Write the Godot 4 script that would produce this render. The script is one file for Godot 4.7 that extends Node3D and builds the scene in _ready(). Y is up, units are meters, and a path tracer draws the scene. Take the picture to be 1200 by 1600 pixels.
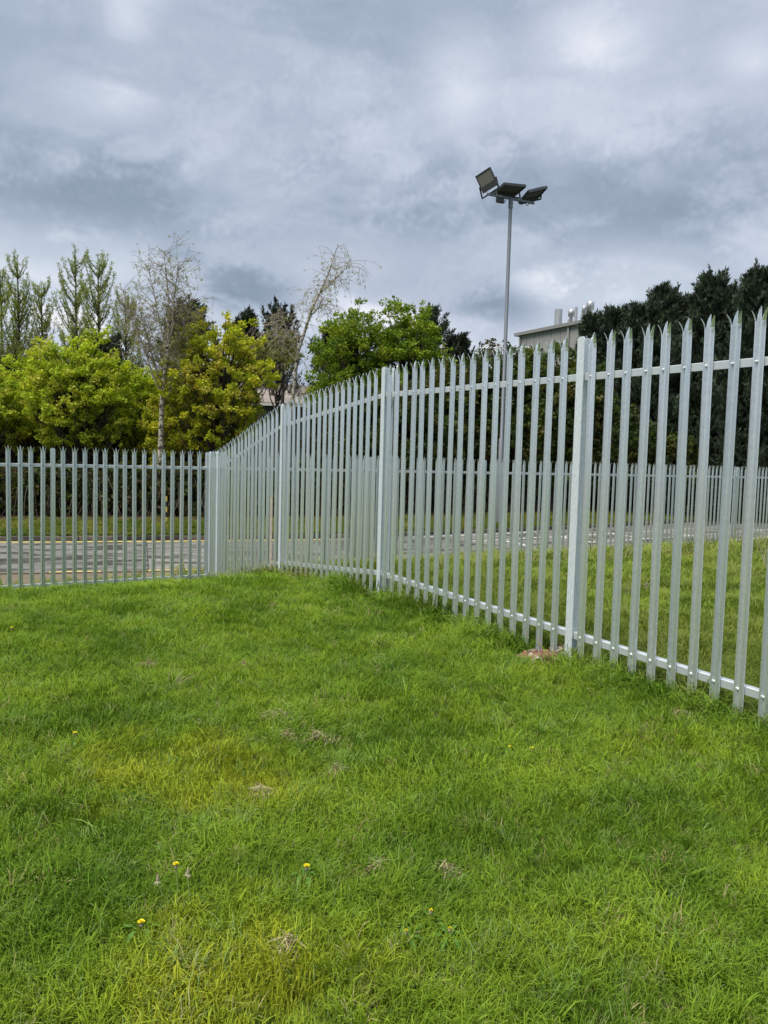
extends Node3D

# ---------------------------------------------------------------- layout
const CORNER := Vector2(-3.006, -13.205)          # where the two fences meet (x, z)
const UX := Vector2(0.4958, 0.8684)               # along the lawn fence, from the corner uphill
const VX := Vector2(0.8684, -0.4958)              # along the road side, to the right
const LEFT_DIR := Vector2(0.8545, -0.5194)        # run of the roadside fence
const PALE_STEP := 0.158
var rng := RandomNumberGenerator.new()
var fine := FastNoiseLite.new()
var coarse := FastNoiseLite.new()
var used := {}
var kerb_line := PackedVector2Array()
var near_line := PackedVector2Array()
var M := {}
var leaf_clump: Mesh
var small_clump: Mesh
var ivy_clump: Mesh
var spray_clump: Mesh
var tuft_meshes := []

# ---------------------------------------------------------------- naming helpers
func numbered(called: String) -> String:
	if not used.has(called):
		used[called] = 0
		return called
	used[called] += 1
	return "%s_%03d" % [called, used[called]]

func tag(o: Node, label: String, category := "", group := "", kind := "") -> void:
	if label: o.set_meta("label", label)
	if category: o.set_meta("category", category)
	if group: o.set_meta("group", group)
	if kind: o.set_meta("kind", kind)

func thing(called: String, label: String, category: String, at := Vector3.ZERO, group := "") -> Node3D:
	var o := Node3D.new()
	o.name = numbered(called)
	add_child(o, true)
	o.position = at
	tag(o, label, category, group)
	return o

func put(called: String, mesh: Mesh, m: Material, parent: Node = null, at := Transform3D()) -> MeshInstance3D:
	var o := MeshInstance3D.new()
	o.mesh = mesh
	o.material_override = m
	o.transform = at
	if parent == null:
		o.name = numbered(called)
		add_child(o, true)
	else:
		o.name = child_name(parent, called)
		parent.add_child(o, true)
	return o

func child_name(parent: Node, called: String) -> String:
	var key := "count_" + called
	var n: int = parent.get_meta(key, 0)
	parent.set_meta(key, n + 1)
	return called if n == 0 else "%s_%03d" % [called, n]

func many(called: String, mesh: Mesh, m: Material, places: Array, tints: Array, parent: Node = null) -> MultiMeshInstance3D:
	var mm := MultiMesh.new()
	mm.transform_format = MultiMesh.TRANSFORM_3D
	mm.use_colors = true
	mm.mesh = mesh
	mm.instance_count = places.size()
	for i in places.size():
		mm.set_instance_transform(i, places[i])
		mm.set_instance_color(i, tints[i])
	var o := MultiMeshInstance3D.new()
	o.multimesh = mm
	o.material_override = m
	if parent == null:
		o.name = numbered(called)
		add_child(o, true)
	else:
		o.name = child_name(parent, called)
		parent.add_child(o, true)
	return o

func baked(called: String, shape: Mesh, m: Material, places: Array, tints: Array, parent: Node) -> MeshInstance3D:   # one mesh of many small leaves
	var source: PackedVector3Array = shape.surface_get_arrays(0)[Mesh.ARRAY_VERTEX]
	var verts := PackedVector3Array()
	var cols := PackedColorArray()
	var one := PackedColorArray()
	one.resize(source.size())
	for i in places.size():
		var t: Transform3D = places[i]
		verts.append_array(t * source)
		one.fill(tints[i])
		cols.append_array(one)
	var a := []
	a.resize(Mesh.ARRAY_MAX)
	a[Mesh.ARRAY_VERTEX] = verts
	a[Mesh.ARRAY_COLOR] = cols
	var mesh := ArrayMesh.new()
	mesh.add_surface_from_arrays(Mesh.PRIMITIVE_TRIANGLES, a)
	return put(called, mesh, m, parent)

# ---------------------------------------------------------------- mesh helpers
func start() -> SurfaceTool:
	var st := SurfaceTool.new()
	st.begin(Mesh.PRIMITIVE_TRIANGLES)
	return st

func done(st: SurfaceTool) -> ArrayMesh:
	st.generate_normals()
	return st.commit()

func tri(st: SurfaceTool, a: Vector3, b: Vector3, c: Vector3) -> void:
	st.add_vertex(a); st.add_vertex(b); st.add_vertex(c)

func quad(st: SurfaceTool, a: Vector3, b: Vector3, c: Vector3, d: Vector3) -> void:
	st.add_vertex(a); st.add_vertex(b); st.add_vertex(c)
	st.add_vertex(a); st.add_vertex(c); st.add_vertex(d)

func box(st: SurfaceTool, c: Vector3, s: Vector3, b := Basis()) -> void:
	st.set_smooth_group(-1)
	var p := []
	for i in 8:
		p.append(c + b * (s * 0.5 * Vector3(1 if i & 1 else -1, 1 if i & 2 else -1, 1 if i & 4 else -1)))
	quad(st, p[0], p[2], p[3], p[1]); quad(st, p[4], p[5], p[7], p[6])
	quad(st, p[0], p[4], p[6], p[2]); quad(st, p[1], p[3], p[7], p[5])
	quad(st, p[2], p[6], p[7], p[3]); quad(st, p[0], p[1], p[5], p[4])

func tube(st: SurfaceTool, pts: Array, radii: Array, sides := 6, caps := true) -> void:
	st.set_smooth_group(0)
	var rings := []
	for i in pts.size():
		var d: Vector3 = (pts[mini(i + 1, pts.size() - 1)] - pts[maxi(i - 1, 0)]).normalized()
		var a := d.cross(Vector3(0.31, 0.2, 0.93)).normalized()
		if absf(d.z) > 0.9: a = d.cross(Vector3(1, 0.1, 0)).normalized()
		var b := d.cross(a)
		var ring := []
		for k in sides:
			var t := TAU * k / sides
			ring.append(pts[i] + (a * cos(t) + b * sin(t)) * radii[i])
		rings.append(ring)
	for i in pts.size() - 1:
		for k in sides:
			var n := (k + 1) % sides
			quad(st, rings[i][k], rings[i + 1][k], rings[i + 1][n], rings[i][n])
	if caps:
		st.set_smooth_group(-1)
		for k in range(1, sides - 1):
			tri(st, rings[0][0], rings[0][k], rings[0][k + 1])
			tri(st, rings[-1][0], rings[-1][k + 1], rings[-1][k])

func prism(st: SurfaceTool, poly: Array, depth: Vector3) -> void:   # a flat convex outline given depth
	st.set_smooth_group(-1)
	for k in range(1, poly.size() - 1):
		tri(st, poly[0], poly[k], poly[k + 1])
		tri(st, poly[0] + depth, poly[k + 1] + depth, poly[k] + depth)
	for k in poly.size():
		var n := (k + 1) % poly.size()
		quad(st, poly[k], poly[k] + depth, poly[n] + depth, poly[n])

func rnd(a: float, b: float) -> float: return rng.randf_range(a, b)

func rand_dir() -> Vector3:
	var z := rnd(-1, 1)
	var t := rnd(0, TAU)
	var r := sqrt(1.0 - z * z)
	return Vector3(r * cos(t), z, r * sin(t))

func rand_basis(s: float) -> Basis:
	return Basis(rand_dir(), rnd(0, TAU)).scaled(Vector3.ONE * s)

# ---------------------------------------------------------------- ground shape
func uv_of(x: float, z: float) -> Vector2:
	var p := Vector2(x, z) - CORNER
	return Vector2(p.dot(UX), p.dot(VX))

func bank(u: float) -> float:      # height of the grass above the road, by the distance from the roadside fence
	var us := [-60.0, -1.8, 0.0, 1.4, 3.0, 4.4, 5.8, 8.6, 13.0, 60.0]
	var hs := [-0.02, 0.03, 0.16, 0.47, 0.81, 0.98, 1.05, 1.0, 0.95, 0.95]
	for i in us.size() - 1:
		if u <= us[i + 1]:
			var a: float = us[i]
			var b: float = us[i + 1]
			return cubic_interpolate(hs[i], hs[i + 1], hs[maxi(i - 1, 0)], hs[mini(i + 2, hs.size() - 1)], clampf((u - a) / (b - a), 0, 1)) if i > 1 and i < 7 else lerpf(hs[i], hs[i + 1], (u - a) / (b - a))
	return 0.95

func lawn_height(x: float, z: float) -> float:
	var g := uv_of(x, z)
	var u := g.x
	return bank(u) - (0.075 + 0.005 * smoothstep(0.2, -2.5, g.y)) * smoothstep(0.2, 2.0, u) * smoothstep(9.0, 6.0, u) + (coarse.get_noise_2d(x * 6.0, z * 6.0) * 0.025 + fine.get_noise_2d(x * 14.0, z * 14.0) * 0.012) * clampf(u * 0.5 + 0.6, 0.15, 1.0)

func side_of(line: PackedVector2Array, p: Vector2) -> float:   # signed distance, positive beyond the line as seen from the lawn
	var best := 1e9
	var s := 1.0
	for i in line.size() - 1:
		var q := Geometry2D.get_closest_point_to_segment(p, line[i], line[i + 1])
		var d := p.distance_squared_to(q)
		if d < best:
			best = d
			s = 1.0 if (line[i + 1] - line[i]).cross(p - line[i]) < 0 else -1.0
	return sqrt(best) * s

func smooth_line(points: Array, step: float) -> PackedVector2Array:
	var c := Curve2D.new()
	for i in points.size():
		var t: Vector2 = (points[mini(i + 1, points.size() - 1)] - points[maxi(i - 1, 0)]) / 6.0
		c.add_point(points[i], -t, t)
	var out := PackedVector2Array()
	var n := int(c.get_baked_length() / step)
	for i in n + 1:
		out.append(c.sample_baked(i * step))
	return out

func offset_line(line: PackedVector2Array, d: float) -> PackedVector2Array:
	var out := PackedVector2Array()
	for i in line.size():
		var t := (line[mini(i + 1, line.size() - 1)] - line[maxi(i - 1, 0)]).normalized()
		out.append(line[i] + Vector2(t.y, -t.x) * d)
	return out

# ---------------------------------------------------------------- materials
func noise_tex(freq: float, from: Color, to: Color, size := 256, octaves := 4, seed_ := 1, bump := false) -> NoiseTexture2D:
	var n := FastNoiseLite.new()
	n.seed = seed_
	n.noise_type = FastNoiseLite.TYPE_SIMPLEX_SMOOTH
	n.frequency = freq
	n.fractal_octaves = octaves
	var t := NoiseTexture2D.new()
	t.width = size; t.height = size
	t.seamless = true
	t.noise = n
	if bump:
		t.as_normal_map = true
		t.bump_strength = 4.0
	else:
		var g := Gradient.new()
		g.set_color(0, from)
		g.set_color(1, to)
		t.color_ramp = g
	return t

func mat(c: Color, rough := 0.8, metal := 0.0) -> StandardMaterial3D:   # c is a linear, real-world base colour
	var m := StandardMaterial3D.new()
	m.albedo_color = c.linear_to_srgb()
	m.roughness = rough
	m.metallic = metal
	return m

func textured(m: StandardMaterial3D, tex: Texture2D, scale: float) -> StandardMaterial3D:
	m.albedo_texture = tex
	m.uv1_triplanar = true
	m.uv1_world_triplanar = true
	m.uv1_scale = Vector3.ONE * scale
	return m

func leaf_mat(rough := 0.6, through := Color(0.25, 0.35, 0.05)) -> StandardMaterial3D:
	var m := StandardMaterial3D.new()
	m.vertex_color_use_as_albedo = true
	m.roughness = rough
	m.metallic_specular = 0.3
	m.cull_mode = BaseMaterial3D.CULL_DISABLED
	m.backlight_enabled = true
	m.backlight = through
	return m

func make_materials() -> void:
	var spangle := noise_tex(0.09, Color(0.88, 0.89, 0.9), Color(1, 1, 1), 512, 5, 3)
	M.steel = textured(mat(Color(0.83, 0.86, 0.875), 0.36, 0.76), noise_tex(0.06, Color(0.82, 0.84, 0.86), Color(1, 1, 1), 512, 5, 3), 1.0)
	M.steel.uv1_scale = Vector3(7.0, 0.9, 7.0)      # zinc runs down the sheet in streaks
	M.steel.roughness = 0.22
	M.steel.roughness_texture = noise_tex(0.05, Color(0.72, 0.72, 0.72), Color(1, 1, 1), 512, 5, 8)
	for k in 3:
		M["steel%d" % k] = M.steel.duplicate()
		M["steel%d" % k].albedo_color = [Color(0.92, 0.95, 0.955), Color(0.87, 0.905, 0.92), Color(0.95, 0.965, 0.97)][k].linear_to_srgb()
		M["steel%d" % k].roughness = [0.25, 0.28, 0.22][k]
	M.post = textured(mat(Color(0.78, 0.83, 0.86), 0.5, 0.3), noise_tex(0.05, Color(0.78, 0.8, 0.82), Color(1, 1, 1), 512, 5, 4), 1.0)
	M.post.uv1_scale = Vector3(3.0, 0.8, 3.0)
	M.rail = textured(mat(Color(0.62, 0.66, 0.68), 0.45, 0.5), spangle, 2.0)
	M.bolt = mat(Color(0.3, 0.32, 0.34), 0.45, 0.7)
	M.cream = textured(mat(Color(0.56, 0.5, 0.42), 0.8), noise_tex(0.04, Color(0.75, 0.75, 0.75), Color(1, 1, 1), 128, 4, 5), 4.0)  # for the reflection painted on one pale
	M.mast = textured(mat(Color(0.22, 0.235, 0.26), 0.55, 0.5), spangle, 0.8)
	M.lamp = mat(Color(0.035, 0.04, 0.045), 0.5, 0.2)
	M.lens = mat(Color(0.13, 0.13, 0.115), 0.3)
	M.dark_lens = mat(Color(0.09, 0.1, 0.11), 0.2)
	M.yellow = mat(Color(0.75, 0.55, 0.06), 0.6)
	M.faded_yellow = mat(Color(0.5, 0.4, 0.1), 0.6)
	M.black = mat(Color(0.025, 0.025, 0.025), 0.6)
	M.white = mat(Color(0.72, 0.72, 0.7), 0.7)
	M.road_base = mat(Color(0.1, 0.095, 0.09), 0.9)
	M.grass = leaf_mat(0.5, Color(0.6, 0.7, 0.25))
	M.grass.metallic_specular = 0.2
	M.leaf = leaf_mat(0.55, Color(0.85, 0.9, 0.45))
	M.needle = leaf_mat(0.7, Color(0.02, 0.04, 0.01))
	M.soil = StandardMaterial3D.new()
	M.soil.vertex_color_use_as_albedo = true
	M.soil.roughness = 0.95
	textured(M.soil, noise_tex(0.06, Color(0.55, 0.55, 0.55), Color(1, 1, 1), 512, 5, 11), 0.9)
	M.bark = textured(mat(Color(0.1, 0.085, 0.065), 0.9), noise_tex(0.05, Color(0.5, 0.5, 0.5), Color(1, 1, 1), 128, 4, 6), 1.5)
	M.dark_bark = mat(Color(0.04, 0.035, 0.028), 0.9)
	M.pale_twig = mat(Color(0.27, 0.23, 0.18), 0.85)
	var ring := noise_tex(0.035, Color(0.12, 0.1, 0.09), Color(1, 1, 1), 128, 3, 21)
	var g := Gradient.new()
	g.offsets = PackedFloat32Array([0.0, 0.36, 0.46, 1.0])
	g.colors = PackedColorArray([Color(0.1, 0.09, 0.08), Color(0.2, 0.18, 0.16), Color(0.85, 0.83, 0.78), Color(1, 1, 1)])
	ring.color_ramp = g
	M.birch = textured(mat(Color(0.5, 0.47, 0.42), 0.8), ring, 1.4)
	M.core = mat(Color(0.012, 0.014, 0.008), 1.0)  # near-black, shade inside the foliage painted as colour
	M.clad = textured(mat(Color(0.33, 0.335, 0.32), 0.7), noise_tex(0.01, Color(0.82, 0.82, 0.82), Color(1, 1, 1), 256, 4, 14), 0.1)
	M.clad_edge = mat(Color(0.2, 0.2, 0.2), 0.6)
	M.roof = textured(mat(Color(0.36, 0.32, 0.3), 0.85), noise_tex(0.02, Color(0.7, 0.68, 0.68), Color(1, 1, 1), 256, 5, 15), 0.25)
	M.shed_wall = textured(mat(Color(0.2, 0.23, 0.2), 0.7), noise_tex(0.02, Color(0.75, 0.75, 0.75), Color(1, 1, 1), 256, 4, 17), 0.25)
	M.vent = mat(Color(0.45, 0.46, 0.47), 0.4, 0.6)
	M.dead = leaf_mat(0.9, Color(0.1, 0.08, 0.04))
	M.petal = mat(Color(0.72, 0.62, 0.01), 0.6)
	M.rosette = leaf_mat(0.6, Color(0.2, 0.3, 0.03))
	M.rosette.vertex_color_use_as_albedo = false
	M.rosette.albedo_color = Color(0.07, 0.15, 0.02).linear_to_srgb()
	M.stem = mat(Color(0.2, 0.26, 0.06), 0.6)
	M.sepal = mat(Color(0.3, 0.27, 0.17), 0.8)
	for k in 3:
		var c: Color = [Color(0.34, 0.17, 0.11), Color(0.48, 0.4, 0.33), Color(0.24, 0.12, 0.08)][k]
		M["rubble%d" % k] = textured(mat(c, 0.9), noise_tex(0.05, Color(0.6, 0.6, 0.6), Color(1, 1, 1), 64, 4, 30 + k), 6.0)
	for k in 4:
		var v: float = [0.23, 0.2, 0.26, 0.215][k]
		M["slab%d" % k] = concrete(v, k)
	for k in 3:
		var c2: Color = [Color(0.1, 0.085, 0.07), Color(0.2, 0.17, 0.13), Color(0.065, 0.055, 0.05)][k]
		M["kerb%d" % k] = textured(mat(c2, 0.85), noise_tex(0.04, Color(0.65, 0.65, 0.65), Color(1, 1, 1), 128, 4, 40 + k), 1.2)

func concrete(v: float, k: int) -> StandardMaterial3D:
	# brushed concrete: fine diagonal tamping grooves, blotches and damp stains
	var n := FastNoiseLite.new()
	n.seed = 70 + k
	n.frequency = 0.012
	n.fractal_octaves = 4
	var size := 512
	var im := Image.create(size, size, false, Image.FORMAT_RGB8)
	var rough := Image.create(size, size, false, Image.FORMAT_RGB8)
	for y in size:
		for x in size:
			var b := n.get_noise_2d(x, y)
			var wet := smoothstep(0.02, 0.2, n.get_noise_2d(x * 0.25 + 900.0, y * 0.9))
			var groove := 0.5 + 0.5 * sin((x + y * 0.35 + b * 9.0) * TAU / 16.0)
			var f := (0.88 + 0.2 * b - 0.1 * groove * (0.3 + wet)) * (1.0 - 0.2 * wet)
			im.set_pixel(x, y, Color(f * 0.98, f * 0.97, f * 0.93))
			var r := 0.8 - 0.5 * wet
			rough.set_pixel(x, y, Color(r, r, r))
	var m := mat(Color(v * 0.92, v * 0.92, v * 0.91), 1.0)
	m.albedo_texture = ImageTexture.create_from_image(im)
	m.roughness_texture = ImageTexture.create_from_image(rough)
	return m

# ---------------------------------------------------------------- sky
func make_sky() -> ImageTexture:
	var w := 2048
	var h := 1024
	var n1 := FastNoiseLite.new()
	n1.seed = 12; n1.frequency = 0.55; n1.fractal_octaves = 5; n1.noise_type = FastNoiseLite.TYPE_SIMPLEX_SMOOTH
	n1.domain_warp_enabled = true; n1.domain_warp_amplitude = 0.7; n1.domain_warp_frequency = 0.5
	var n2 := FastNoiseLite.new()
	n2.seed = 31; n2.frequency = 1.9; n2.fractal_octaves = 5; n2.noise_type = FastNoiseLite.TYPE_SIMPLEX_SMOOTH
	n2.domain_warp_enabled = true; n2.domain_warp_amplitude = 0.25; n2.domain_warp_frequency = 1.4
	var n3 := FastNoiseLite.new()
	n3.seed = 77; n3.frequency = 1.5; n3.fractal_octaves = 4; n3.fractal_gain = 0.55; n3.noise_type = FastNoiseLite.TYPE_SIMPLEX_SMOOTH
	n3.domain_warp_enabled = true; n3.domain_warp_amplitude = 0.35; n3.domain_warp_frequency = 1.2
	# banks and breaks of cloud: azimuth, elevation, half width, half height (degrees), how much brighter, how crisp
	var banks := [
		[-21.0, 16.6, 9.0, 3.2, -0.24, 0.3], [-4.0, 19.6, 5.5, 3.0, -0.15, 0.3], [13.5, 18.6, 12.0, 3.4, -0.2, 0.3],
		[-11.1, 11.8, 4.4, 2.4, -0.34, 0.95], [7.5, 10.8, 4.0, 2.3, -0.28, 0.9], [1.4, 27.6, 9.0, 3.0, -0.12, 0.2], [22.5, 15.4, 4.0, 2.0, -0.1, 0.6],
		[-18.6, 27.2, 2.2, 2.6, 0.3, 0.3], [-19.4, 22.7, 4.2, 1.4, 0.22, 0.4], [4.5, 25.0, 2.8, 2.6, 0.24, 0.4], [14.0, 27.0, 3.6, 1.9, 0.32, 0.5], [24.2, 24.9, 2.4, 1.8, 0.2, 0.4],
		[-23.0, 12.6, 9.0, 2.2, 0.26, 0.4], [-12.0, 8.6, 7.0, 2.0, 0.24, 0.4], [-1.5, 10.5, 6.0, 2.0, 0.2, 0.4], [10.9, 13.0, 3.2, 1.5, 0.26, 0.6], [16.5, 11.9, 6.5, 2.4, 0.3, 0.5], [5.0, 8.9, 7.5, 1.8, 0.36, 0.4], [-4.0, 13.6, 8.0, 2.0, 0.12, 0.3],
		[-30.0, 8.0, 14.0, 3.0, 0.2, 0.3], [26.0, 9.0, 10.0, 3.0, 0.25, 0.3], [75.0, 12.0, 30.0, 4.0, 0.2, 0.4], [140.0, 14.0, 34.0, 5.0, 0.2, 0.4], [-150.0, 11.0, 40.0, 4.0, 0.2, 0.4], [-80.0, 13.0, 30.0, 5.0, 0.18, 0.4]]
	var ramp := Gradient.new()
	ramp.offsets = PackedFloat32Array([0.0, 0.25, 0.5, 0.75, 1.0])
	ramp.colors = PackedColorArray([Color(0.4, 0.47, 0.53), Color(0.51, 0.575, 0.64), Color(0.628, 0.68, 0.75), Color(0.762, 0.8, 0.852), Color(0.92, 0.925, 0.94)])
	var lut := []
	for i in 257:
		var c := ramp.sample(i / 256.0).srgb_to_linear()
		lut.append(c)
	var data := PackedFloat32Array()
	data.resize(w * h * 3)
	for y in h / 2 + 1:
		var el := (0.5 - (y + 0.5) / h) * PI
		var se := sin(el)
		var ce := cos(el)
		var eld := rad_to_deg(el)
		var near: Array = []
		for b in banks:
			if absf(eld - b[1]) < b[3] * 2.6: near.append(b)
		var top := 1.0 + 1.1 * smoothstep(0.48, 0.95, se)     # an overcast sky is brighter overhead
		for x in w:
			var az := wrapf((x + 0.5) / w * TAU, -PI, PI)     # the panorama starts straight ahead
			var dx := ce * sin(az)
			var dz := -ce * cos(az)
			var k := 1.0 / (maxf(se, 0.0) + 0.6)
			var px := dx * k
			var pz := dz * k
			var a := n1.get_noise_3d(px, pz, 3.0)
			var b2 := n2.get_noise_3d(px, se * 3.0, pz)
			var lumps := absf(n3.get_noise_3d(dx * 1.5, se * 2.4, dz * 1.5))
			var t := 0.41 + 0.34 * a + 0.1 * b2 + 0.28 * lumps
			var azd := rad_to_deg(az)
			for b in near:
				var ax: float = (azd - b[0]) / b[2]
				if absf(ax) > 2.6: continue
				var ay: float = (eld - b[1]) / b[3]
				var q := sqrt(ax * ax + ay * ay) + b2 * 2.0 + a * 0.7 + (lumps - 0.2) * 2.0
				var soft: float = lerpf(1.25, 0.55, b[5])
				t += b[4] * (0.95 if b[4] > 0 else 0.9) * (1.0 - smoothstep(0.9 - soft * 0.9, 0.9 + soft * 0.9, q))
			t = clampf(t, 0.0, 1.0) * 256.0
			var i0 := int(t)
			var c: Color = lut[i0]
			if i0 < 256: c = c.lerp(lut[i0 + 1], t - i0)
			var lilac := clampf(n1.get_noise_3d(px * 0.7 + 40.0, pz * 0.7, 9.0), -0.5, 0.5) * 0.07
			var o := (y * w + x) * 3
			data[o] = c.r * (1.0 + lilac) * top
			data[o + 1] = c.g * top
			data[o + 2] = c.b * (1.0 + lilac * 0.4) * top
	for y in range(h / 2 + 1, h):
		for x in w:
			var o := (y * w + x) * 3
			data[o] = 0.12; data[o + 1] = 0.16; data[o + 2] = 0.08
	var im := Image.create_from_data(w, h, false, Image.FORMAT_RGBF, data.to_byte_array())
	return ImageTexture.create_from_image(im)

# ---------------------------------------------------------------- main
func _ready() -> void:
	rng.seed = 4711
	fine.seed = 5; fine.frequency = 0.1; fine.fractal_octaves = 3
	coarse.seed = 9; coarse.frequency = 0.1; coarse.fractal_octaves = 3
	# camera
	var cam := Camera3D.new()
	cam.name = "camera"
	cam.fov = 67.3
	cam.near = 0.05
	cam.far = 900.0
	add_child(cam)
	var p := deg_to_rad(3.9)
	var r := deg_to_rad(1.5)
	var right := Vector3.RIGHT
	var up := Vector3(0, cos(p), -sin(p))
	cam.transform = Transform3D(Basis(right * cos(r) + up * sin(r), up * cos(r) - right * sin(r), Vector3(0, sin(p), cos(p))), Vector3(0, 2.45, 0))
	# sky and sun
	var env := Environment.new()
	env.background_mode = Environment.BG_SKY
	var pano := PanoramaSkyMaterial.new()
	pano.panorama = make_sky()
	var sky := Sky.new()
	sky.sky_material = pano
	env.sky = sky
	env.tonemap_mode = Environment.TONE_MAPPER_LINEAR
	env.tonemap_exposure = 3.6
	env.background_energy_multiplier = 0.32
	env.sdfgi_enabled = true
	env.ssao_enabled = true
	env.ssil_enabled = true
	var we := WorldEnvironment.new()
	we.name = "world"
	we.environment = env
	add_child(we)
	var sun := DirectionalLight3D.new()
	sun.name = "sun"
	sun.light_color = Color(1.0, 0.97, 0.92)
	sun.light_energy = 0.5
	sun.light_angular_distance = 40.0
	sun.shadow_enabled = true
	add_child(sun)
	sun.look_at_from_position(Vector3(-3.5, 9, 3.5), Vector3.ZERO)
	# structure
	make_materials()
	make_clumps()
	lines()
	ground()
	road()
	warehouse()
	shed()
	pipes()
	# fences
	lawn_fence()
	roadside_fence()
	mast()
	marker()
	# vegetation
	woodland()
	hedge()
	trees()
	grass()
	small_things()

# ---------------------------------------------------------------- ground, road
func lines() -> void:
	kerb_line = smooth_line([Vector2(-48, -9), Vector2(-29.4, -14.6), Vector2(-19, -17.8), Vector2(-10.26, -20.49), Vector2(-5.23, -22.05), Vector2(-1.06, -23.62), Vector2(7.38, -29.39), Vector2(16.98, -37.03), Vector2(32.6, -49.4), Vector2(48, -61)], 0.9)
	near_line = offset_line(kerb_line, -6.2)

func vertex(st: SurfaceTool, p: Vector3, c: Color) -> void:
	st.set_color(c)
	st.add_vertex(p)

func sheet(rows: Array, colors: Array) -> ArrayMesh:
	var st := start()
	st.set_smooth_group(0)
	for i in rows.size() - 1:
		for j in rows[i].size() - 1:
			for q in [[i, j], [i + 1, j], [i + 1, j + 1], [i, j], [i + 1, j + 1], [i, j + 1]]:
				vertex(st, rows[q[0]][q[1]], colors[q[0]][q[1]])
	return done(st)

func ground() -> void:
	var st := start()
	var g := Color(0.08, 0.13, 0.015)
	for q in [Vector3(-400, -0.12, 60), Vector3(-400, -0.12, -500), Vector3(400, -0.12, -500), Vector3(-400, -0.12, 60), Vector3(400, -0.12, -500), Vector3(400, -0.12, 60)]:
		vertex(st, q, g)
	tag(put("ground", done(st), M.soil), "", "", "", "structure")
	# lawn bank on both sides of the fence
	var rows := []
	var cols := []
	var soil := Color(0.06, 0.1, 0.012)
	var tan_ := Color(0.3, 0.235, 0.15)
	for i in 180:
		var v := -19.0 + i * 0.25
		var u0 := -9.0
		for k in 240:
			var q := CORNER + UX * u0 + VX * v
			if side_of(near_line, q) < -0.02: break
			u0 += 0.05
		var row := []
		var col := []
		for j in 84:
			var t := j / 83.0
			var u := lerpf(u0, 15.5, t)
			var q := CORNER + UX * u + VX * v
			row.append(Vector3(q.x, lawn_height(q.x, q.y), q.y))
			var strip := 1.0 - smoothstep(-0.25, 0.25, u + fine.get_noise_2d(q.x * 9.0, q.y * 9.0) * 0.8)
			col.append(soil.lerp(tan_ * (0.85 + 0.3 * fine.get_noise_2d(q.x * 30.0, q.y * 30.0)), strip))
		rows.append(row)
		cols.append(col)
	tag(put("lawn_ground", sheet(rows, cols), M.soil), "", "", "", "structure")
	# verge beyond the road
	rows = []
	cols = []
	for i in kerb_line.size():
		var row := []
		var col := []
		for j in 16:
			var d := 0.14 + j * 0.9
			var t := (kerb_line[mini(i + 1, kerb_line.size() - 1)] - kerb_line[maxi(i - 1, 0)]).normalized()
			var q := kerb_line[i] + Vector2(t.y, -t.x) * d
			row.append(Vector3(q.x, verge_height(d) + 0.03 * fine.get_noise_2d(q.x * 6.0, q.y * 6.0) * minf(d, 1.0), q.y))
			var litter := smoothstep(2.3, 3.4, d + fine.get_noise_2d(q.x * 7.0, q.y * 7.0) * 1.2)
			col.append(Color(0.07, 0.1, 0.022).lerp(Color(0.1, 0.062, 0.035), litter))
		rows.append(row)
		cols.append(col)
	tag(put("verge", sheet(rows, cols), M.soil), "", "", "", "structure")

func verge_height(d: float) -> float: return 0.11 + 0.05 * minf(d, 5.0)

func strip_mesh(line: PackedVector2Array, from: int, to: int, a: float, b: float, y0: float, y1: float, gap := 0.0) -> ArrayMesh:
	var st := start()
	st.set_smooth_group(-1)
	var inner := offset_line(line, a)
	var outer := offset_line(line, b)
	var length := 0.0
	for i in range(from, to):
		var n := inner[i + 1] - inner[i]
		var cut0 := n.normalized() * (gap if i == from else 0.0)
		var cut1 := n.normalized() * (gap if i == to - 1 else 0.0)
		var p0 := inner[i] + cut0
		var p1 := inner[i + 1] - cut1
		var q0 := outer[i] + cut0
		var q1 := outer[i + 1] - cut1
		var l2 := length + p0.distance_to(p1)
		var w := absf(b - a)
		var uv := [Vector2(length, 0) / 4.0, Vector2(length, w) / 4.0, Vector2(l2, w) / 4.0, Vector2(l2, 0) / 4.0]
		var c := [Vector3(p0.x, y1, p0.y), Vector3(q0.x, y1, q0.y), Vector3(q1.x, y1, q1.y), Vector3(p1.x, y1, p1.y)]
		for k in [0, 1, 2, 0, 2, 3]:
			st.set_uv(uv[k])
			st.add_vertex(c[k])
		length = l2
		if y1 - y0 > 0.02:
			var d := Vector3(0, y0 - y1, 0)
			st.set_uv(Vector2.ZERO)
			quad(st, c[0], c[3], c[3] + d, c[0] + d)
			quad(st, c[1], c[1] + d, c[2] + d, c[2])
			if i == from: quad(st, c[0], c[0] + d, c[1] + d, c[1])
			if i == to - 1: quad(st, c[3], c[2], c[2] + d, c[3] + d)
	return done(st)

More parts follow.
